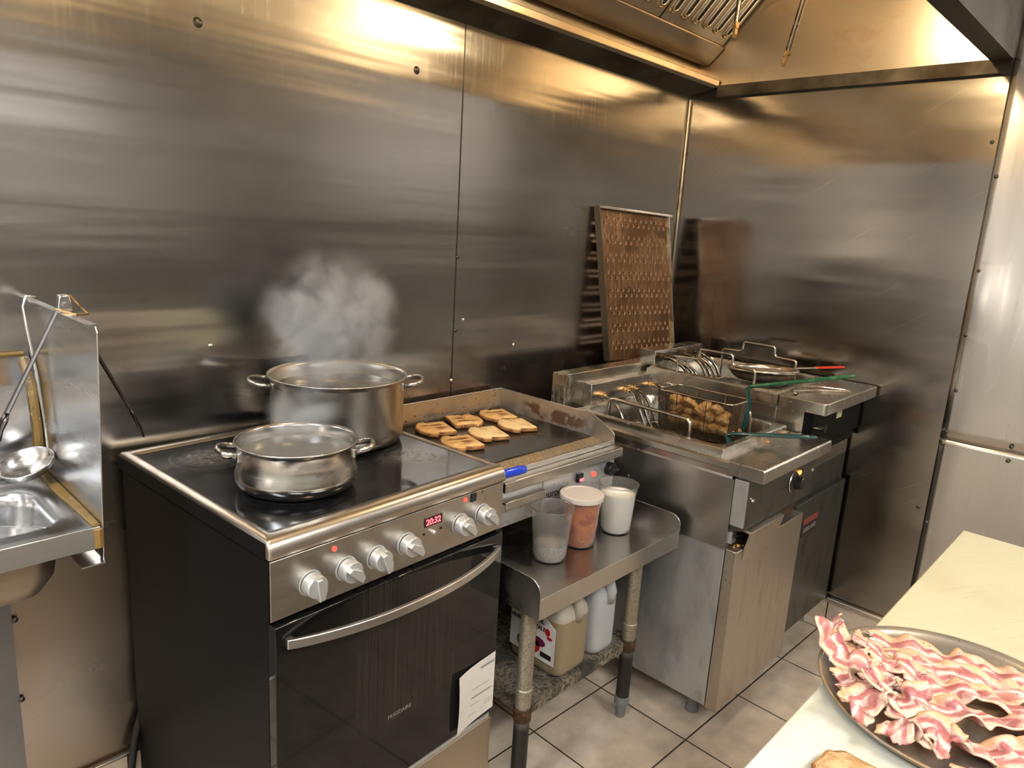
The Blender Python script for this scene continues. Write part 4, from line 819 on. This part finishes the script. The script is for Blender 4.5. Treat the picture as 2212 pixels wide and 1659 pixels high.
obj('top_flange', MB().loft([[tp(a, b, d) for b, d in ((1.0, -.002), (1.0, .016), (.985, .016), (.985, .013), (.994, .013), (.994, -.002))] for a in (-.03, 1.02)], cap0=True, cap1=True), wirem, t)
obj('side_flange', MB().loft([[tp(a, b, d) for a, d in ((-.032, -.012), (-.032, .014), (-.02, .014), (0, .001), (0, -.012))] for b in (0, 1.0)], cap0=True, cap1=True), M('tray_edge', (.18, .15, .11), .35, .9), t)
obj('side_flange', MB().loft([[tp(a, b, d) for a, d in ((1, -.004), (1, .004), (1.014, .004), (1.014, -.004))] for b in (0, .52)], cap0=True, cap1=True), wirem, t)
obj('side_flange', MB().loft([[tp(a, b, d) for a, d in ((1, -.004), (1, .004), (1.014, .004), (1.014, -.004))] for b in (.57, 1)], cap0=True, cap1=True), wirem, t)
obj('rack_behind', MB().box(-.50, -.10, -.16, -.055, .915, .955), crust, F2)

# ------------------------------------------------------------------ hand sink on the left
K = thing('hand_sink', 'wall mounted steel hand sink with a tall side splash', 'sink', (-2.6, 0, .905))
SX = -2.403
obj('side_splash', MB().prism([(-.002, 1.262), (-.428, 1.262), (-.436, 1.250), (-.392, .868), (-.388, .842), (-.370, .842), (-.370, .87), (-.002, .87)], 0, SX, SX+.0025), sinkm, K, bev=.0008)
obj('splash_top_flange', MB().box(SX-.012, SX+.0025, -.43, -.002, 1.260, 1.263), sinkm, K)
obj('bottom_flange', MB().box(SX-.035, SX+.002, -.392, -.30, .838, .841), sinkm, K)
SD = .905
ob = [(-2.85, -.388), (SX-.001, -.388), (SX-.001, -.045), (-2.85, -.045)]
inner = rrect(-2.80, -2.452, -.338, -.125, .045, SD, 6)
outer = []
for p in inner:
    dx, dy = p[0]+2.626, p[1]+.2165
    k_ = min(((.222 if dx > 0 else .224)/abs(dx)) if dx else 9, ((.1715)/abs(dy)) if dy else 9)
    outer.append((-2.626+dx*k_, -.2165+dy*k_, SD+.003))
def shr(P, k, z): return [(-2.626+(p[0]+2.626)*k, -.2315+(p[1]+.2315)*k, z) for p in P]
obj('basin', MB().loft([outer, shr(inner, 1.06, SD+.002), shr(inner, 1.03, SD-.004), shr(inner, 1.0, SD-.007), shr(inner, .98, SD-.03), shr(inner, .93, SD-.10), shr(inner, .82, SD-.122), shr(inner, .4, SD-.128), shr(inner, .05, SD-.130)], cap1=True), sinkm, K, smooth=True)
obj('basin_underside', MB().loft([shr(inner, 1.04, SD-.01), shr(inner, 1.02, SD-.05), shr(inner, .97, SD-.10), shr(inner, .86, SD-.128), shr(inner, .4, SD-.136)], cap1=True), M('sink_under', (.4, .33, .26), .4, .9), K, smooth=True)
obj('deck_edge', MB().box(-2.85, SX, -.050, -.003, SD-.003, SD+.003), sinkm, K)
obj('front_apron', MB().box(-2.85, SX-.002, -.3925, -.388, .868, SD+.003), sinkm, K, bev=.001)
obj('rear_splash', MB().prism([(-.045, SD), (-.055, 1.095), (-.003, 1.145), (-.002, 1.14), (-.035, 1.095), (-.035, SD)], 0, -2.85, SX-.001), sinkm, K)
for nm, mb in (('side_caulk', MB().tube([(SX-.006, -.386, SD+.004), (SX-.007, -.28, SD+.005), (SX-.009, -.16, SD+.005), (SX-.006, -.06, SD+.006)], [.006, .008, .010, .007], 8, flat=.6)), ('corner_caulk', MB().tube([(SX-.008, -.054, SD+.01), (SX-.008, -.060, 1.0), (SX-.012, -.060, 1.09), (SX-.014, -.02, 1.14)], .008, 8)), ('top_caulk', MB().tube([(-2.85, -.004, 1.147), (SX-.01, -.004, 1.147)], .005, 6)), ('front_caulk', MB().tube([(SX-.006, -.3935, SD), (SX-.006, -.3935, .872)], .007, 8))):
    obj(nm, mb, caulk, K, smooth='auto')
# ladle
t = thing('soup_ladle', 'steel ladle hanging at the sink corner with its bowl resting low', 'ladle', (-2.435, -.08, .95))
Ml = Matrix.Translation((-2.450, -.123, .958)) @ Matrix.Rotation(.22, 4, 'X') @ Matrix.Rotation(-.30, 4, 'Y') @ Matrix.Scale(1.18, 4)
obj('bowl', MB().lathe([(.001, -.027), (.02, -.024), (.034, -.014), (.041, 0), (.042, .001), (.039, .001), (.032, -.012), (.019, -.021), (.001, -.024)], (0, 0, 0), 40).tf(Ml), potm, t, smooth=True)
obj('shaft', MB().tube([(-2.412, -.128, .966), (-2.413, -.120, 1.04), (-2.416, -.105, 1.13), (-2.421, -.085, 1.21), (-2.422, -.075, 1.25), (-2.414, -.072, 1.270), (-2.399, -.076, 1.267)], [.0045, .0045, .0055, .006, .0055, .005, .004], 8, flat=.5), potm, t, smooth=True)
# tongs over the splash
t = thing('steel_tongs', 'steel tongs straddling the top of the sink side splash', 'tongs', (-2.402, -.27, 1.27))
P0 = Vector((-2.402, -.265, 1.285))
e1 = Vector((-2.506, -.305, 1.105)); e2 = Vector((-2.289, -.215, 1.060))
for e, lb in ((e1, 'L'), (e2, 'R')):
    d = (e-P0); arm = [P0+d*q for q in (.04, .25, .5, .75, 1)]
    ao = obj('arm', MB().tube(arm, [.0048, .0052, .005, .005, .0055], 10, flat=.6), M('tong_steel', (.10, .09, .085), .4, .9), t, smooth='auto')
    tip = MB(); dn = d.normalized(); sgn = -1 if lb == 'L' else 1
    pts = [e+dn*q for q in (0, .015, .03, .045, .060, .072)]; pts = [p+Vector((-sgn*.006*i/5, 0, 0)) for i, p in enumerate(pts)]
    tip.tube(pts, [.006, .009, .007, .010, .007, .005], 10, flat=.45)
    obj('gripping_tip', tip, M('tong_tip', (.07, .06, .055), .25, 1), ao, smooth=True)
obj('hinge', MB().prism([(-2.414, 1.262), (-2.390, 1.262), (-2.394, 1.292), (-2.410, 1.292)], 1, -.275, -.255), sinkm, t, bev=.002)
obj('pivot_pin', MB().tube([(-2.402, -.282, 1.276), (-2.402, -.248, 1.276)], .004, 10), wirem, t)
obj('pull_ring', MB().tube([(-2.415, -.27, 1.268), (-2.395, -.31, 1.262), (-2.375, -.30, 1.262), (-2.39, -.262, 1.290), (-2.40, -.262, 1.290)], .002, 6), brass, t, smooth='auto')
# things in the basin
t = thing('plastic_tray', 'clear plastic food tray lying in the sink basin', 'tray', (-2.56, -.30, .86))
Mt = Matrix.Translation((-2.555, -.292, .862)) @ Matrix.Rotation(.12, 4, 'Y') @ Matrix.Rotation(-.5, 4, 'Z')
tl = [rrect(-.085*k, .085*k, -.06*k, .06*k, .015, z, 4) for k, z in ((1, .03), (.93, .031), (.90, .026), (.82, .0), (.5, 0))]
obj('tray', MB().loft(tl, cap1=True).tf(Mt), plastic, t, smooth=True)
t = thing('white_bowl', 'small white rounded bowl upturned in the clear tray', 'bowl', (-2.585, -.300, .888))
obj('shell', MB().lathe([(.032, -.012), (.034, -.008), (.031, .008), (.022, .022), (.010, .029), (.001, .031)], (-2.578, -.300, .905), 32), wplas, t, smooth=True)
# power cord
co = obj('power_cord', MB().tube([(-2.20, -.020, .34), (-2.235, -.022, .27), (-2.262, -.028, .19), (-2.278, -.034, .10), (-2.284, -.044, .03), (-2.286, -.07, .0105), (-2.29, -.20, .0095)], .0085, 10), rubber, smooth=True)
tag(co, 'black power cord hanging down beside the range', 'cord')

# ------------------------------------------------------------------ prep counter with board, platter, bacon
BZ2 = .880
t = thing('prep_counter', 'steel prep counter under the plastic board', 'counter', (-1.9, -1.9, 0))
obj('worktop', MB().box(-3.2, -1.065, -2.15, -1.425, .80, .860), steel, t, bev=.003)
obj('undershelf', MB().box(-3.15, -1.10, -2.12, -1.47, .25, .275), steel, t)
for x in (-1.12, -3.14):
    for y in (-1.48, -2.10): obj('leg', MB().lathe([(.02, 0), (.02, .80)], (x, y, 0), 20, cap=True), steel, t)
cb_ = obj('cutting_board', MB().box(-3.1, -1.055, -2.0, -1.4095, .8605, BZ2), boardm, bev=.003); tag(cb_, 'long yellowed white plastic cutting board covering the prep counter', 'cutting board')
PC = (-1.758, -1.556)
t = thing('metal_platter', 'round greasy metal platter loaded with bacon', 'platter', (PC[0], PC[1], BZ2+.0005))
rp = .171
obj('dish', MB().lathe([(.001, .001), (rp*.90, .001), (rp*.955, .006), (rp*.985, .012), (rp, .0135), (rp+.001, .0155), (rp-.002, .0165), (rp*.96, .0115), (rp*.90, .0045), (.001, .0035)], (0, 0, 0), 96), plate_m, t, smooth=True, local=True)
def bacon(path, wd, seed, lb, amp=.007, z0=.006, tw=.35, fold=.0):
    rd = random.Random(seed); n = 90; P_ = [Vector((p[0], p[1], p[2] if len(p) > 2 else 0)) for p in path]
    L_ = [0]
    for a, b in zip(P_, P_[1:]): L_.append(L_[-1]+(b-a).length)
    def at(s):
        s *= L_[-1]
        for i in range(len(P_)-1):
            if s <= L_[i+1] or i == len(P_)-2:
                q = (s-L_[i])/(L_[i+1]-L_[i]); k = P_[max(i-1, 0)]; l = P_[min(i+2, len(P_)-1)]
                return .5*((2*P_[i])+(P_[i+1]-k)*q+(2*k-5*P_[i]+4*P_[i+1]-l)*q*q+(3*P_[i]-k-3*P_[i+1]+l)*q**3)
    m = MB(); vs = []; uv = []; nv = 14
    ph = [rd.uniform(0, 6) for _ in range(6)]; fr_ = [L_[-1]*rd.uniform(13, 17), L_[-1]*rd.uniform(26, 34), rd.uniform(1, 2)]
    for i in range(n+1):
        s = i/n; c = at(s); d = (at(min(1, s+.01))-at(max(0, s-.01))); d.z = 0; d.normalize(); sd = Vector((-d.y, d.x, 0))
        tz = tw*math.sin(2*PI*s*fr_[2]/2+ph[0])
        wv = wd*(1+.10*math.sin(s*17+ph[1])+.06*math.sin(s*41+ph[2]))*(.8 if i in (0, n) else 1)
        for j in range(nv+1):
            v = j/nv-.5; up = amp*(math.sin(2*PI*s*fr_[0]+ph[3]+v*1.2)*(.45+1.1*abs(v))+.6*math.sin(2*PI*s*fr_[1]+ph[4]+v*3))+amp*.8
            nzv = noise.noise(Vector((s*14, v*5, seed*3.1)))*.004
            p = c+sd*(v*wv*math.cos(tz))+Vector((0, 0, z0+up+nzv+abs(math.sin(tz))*wv*.25+v*wv*math.sin(tz)+fold*v*v*wv))+d*(.004*math.sin(v*9+s*30)+.003*rd.uniform(-1, 1)*(1 if i in (0, n) else 0))
            lim = z0-.002
            if p.z-c.z < lim: p.z = c.z+lim
            vs.append(p); uv.append((s*L_[-1]/wd*1.0, j/nv))
    m.add(vs, [(i*(nv+1)+j, (i+1)*(nv+1)+j, (i+1)*(nv+1)+j+1, i*(nv+1)+j+1) for i in range(n) for j in range(nv)]); m.uv = uv
    o = obj('bacon_strip', m, baconm, smooth=True); o.location = (0, 0, BZ2)
    so = o.modifiers.new('s', 'SOLIDIFY'); so.thickness = .0024; so.offset = 0
    tag(o, lb, 'bacon', 'bacon on the platter'); return o
bacon([(-1.700, -1.425), (-1.675, -1.50), (-1.655, -1.57), (-1.64, -1.66), (-1.635, -1.71)], .052, 1, 'wide pale strip farthest back on the platter', .005, .010, .12)
bacon([(-1.745, -1.418, .012), (-1.728, -1.48, .010), (-1.708, -1.55, .008), (-1.695, -1.63, .008), (-1.69, -1.71, .008)], .040, 2, 'second strip from the back, partly under the pale one', .005, .006, .3)
bacon([(-1.785, -1.450, .004), (-1.768, -1.51, .008), (-1.745, -1.57, .010), (-1.735, -1.65, .008), (-1.73, -1.71, .008)], .042, 3, 'strip in the middle of the platter bowing upward', .006, .008, .3)
bacon([(-1.828, -1.500, .002), (-1.808, -1.545, .008), (-1.786, -1.595, .008), (-1.775, -1.65, .006), (-1.77, -1.70, .004)], .044, 4, 'long wavy strip just in front of the middle', .006, .009, .35)
bacon([(-1.868, -1.540), (-1.855, -1.575), (-1.838, -1.61), (-1.82, -1.65), (-1.81, -1.70)], .046, 5, 'wavy strip nearest the lower right edge of the platter', .006, .009, .3)
bacon([(-1.757, -1.385, .028), (-1.778, -1.405, .016), (-1.796, -1.430, .010), (-1.798, -1.458, .012), (-1.782, -1.478, .012)], .050, 6, 'strip folded over the left rim at the top', .005, .010, .35)
bacon([(-1.848, -1.432, .003), (-1.830, -1.450, .006), (-1.810, -1.468, .010), (-1.792, -1.482, .014)], .036, 7, 'short curled strip inside the left rim', .006, .006, .4)
bacon([(-1.905, -1.468, .006), (-1.888, -1.470, .008), (-1.868, -1.482, .012), (-1.856, -1.502, .012), (-1.868, -1.520, .006)], .044, 8, 'crumpled strip heaped at the lower left rim', .008, .010, .6)
bacon([(-1.738, -1.405, .012), (-1.752, -1.435, .016), (-1.765, -1.47, .018), (-1.770, -1.505, .014)], .044, 9, 'strip lying across the top left of the heap', .005, .010, .3)
bacon([(-1.922, -1.520, .004), (-1.905, -1.518, .010), (-1.890, -1.530, .014), (-1.880, -1.550, .010), (-1.890, -1.572, .006)], .042, 10, 'crumpled strip by the lower rim, nearest the dark bread', .009, .010, .6)
bacon([(-1.915, -1.590), (-1.895, -1.62), (-1.87, -1.655), (-1.85, -1.69)], .050, 11, 'strip lowest on the platter at the frame edge', .006, .009, .3)
bacon([(-1.835, -1.455, .02), (-1.850, -1.480, .022), (-1.852, -1.510, .020), (-1.835, -1.535, .016)], .046, 12, 'strip curled on top of the left part of the heap', .007, .010, .5)
# standing end of a strip at the rim
m = MB(); uv = []; vs = []
for i in range(21):
    for j in range(15):
        s, v = i/20, j/14
        vs.append((-1.722-.050*v, -1.383+.006*math.sin(s*4)-.012*v+.004*math.sin(v*9), .896+.034*s*(1-.15*math.sin(v*7))+.004*math.sin(v*6))); uv.append((s*.8+5, v))
m.add(vs, [(i*15+j, (i+1)*15+j, (i+1)*15+j+1, i*15+j+1) for i in range(20) for j in range(14)]); m.uv = uv
o = obj('bacon_strip', m, baconm, smooth=True); o.modifiers.new('s', 'SOLIDIFY').thickness = .0024; tag(o, 'end of a rasher standing upright at the far left rim of the platter', 'bacon', 'bacon on the platter')
t = thing('bread_slice', 'dark crusted bread slice on the board in front of the platter', 'bread', (-2.004, -1.541, BZ2+.0008), (0, 0, -1.58))
def brr(k, z): return [(x*k+.0015*math.sin(i*2.1), y*k+.0012*math.sin(i*1.7), z) for i, (x, y, _) in enumerate(rrect(-.075, .075, -.036, .036, .026, 0, 6))]
obj('crumb', MB().loft([brr(.95, .0125), brr(.90, .0135), brr(.5, .0138), brr(.02, .014)], cap1=True), rye, t, smooth=True, local=True)
obj('crust', MB().loft([brr(.95, 0), brr(1, .003), brr(1.005, .009), brr(.985, .0125), brr(.95, .0127)], cap0=True), crustm, t, smooth=True, local=True)
# ------------------------------------------------------------------ steam above the pots
def steam_mat(dens):
    m = D.materials.new('steam'); m.use_nodes = True; N = m.node_tree.nodes; L = m.node_tree.links
    N.remove(N['Principled BSDF']); v = N.new('ShaderNodeVolumePrincipled'); L.new(v.outputs[0], N['Material Output'].inputs['Volume'])
    v.inputs['Color'].default_value = (1, .985, .96, 1); v.inputs['Anisotropy'].default_value = -.35
    tc = N.new('ShaderNodeTexCoord'); n = N.new('ShaderNodeTexNoise'); n.inputs['Scale'].default_value = 11; n.inputs['Detail'].default_value = 7; n.inputs['Distortion'].default_value = .6
    L.new(tc.outputs['Object'], n.inputs['Vector']); r_ = N.new('ShaderNodeMapRange'); L.new(n.outputs[0], r_.inputs[0]); r_.inputs[1].default_value = .36; r_.inputs[2].default_value = .85; r_.inputs[3].default_value = 0; r_.inputs[4].default_value = dens; r_.interpolation_type = 'SMOOTHSTEP'
    # fade towards the edge of the puff (generated coordinates are 0..1 in its box)
    mp = N.new('ShaderNodeVectorMath'); mp.operation = 'DISTANCE'; L.new(tc.outputs['Generated'], mp.inputs[0]); mp.inputs[1].default_value = (.5, .5, .42)
    r2_ = N.new('ShaderNodeMapRange'); L.new(mp.outputs['Value'], r2_.inputs[0]); r2_.inputs[1].default_value = .48; r2_.inputs[2].default_value = .12; r2_.interpolation_type = 'SMOOTHSTEP'
    k = N.new('ShaderNodeMath'); k.operation = 'MULTIPLY'; L.new(r_.outputs[0], k.inputs[0]); L.new(r2_.outputs[0], k.inputs[1]); L.new(k.outputs[0], v.inputs['Density'])
    return m
def puff(c, rx, ry, rz, dens, lb):
    m = MB(); m.grid(lambda a, b: (rx*math.sin(PI*b)*math.cos(2*PI*a), ry*math.sin(PI*b)*math.sin(2*PI*a), rz*math.cos(PI*b)), 24, 14)
    o = obj('steam', m, steam_mat(dens), smooth=True); o.location = c; o['kind'] = 'stuff'; tag(o, lb, 'steam')
puff((-1.83, -.205, 1.235), .21, .12, .20, 52, 'steam rising from the larger pot')
puff((-1.99, -.36, 1.06), .10, .08, .08, 25, 'thin steam drifting over the smaller pot')
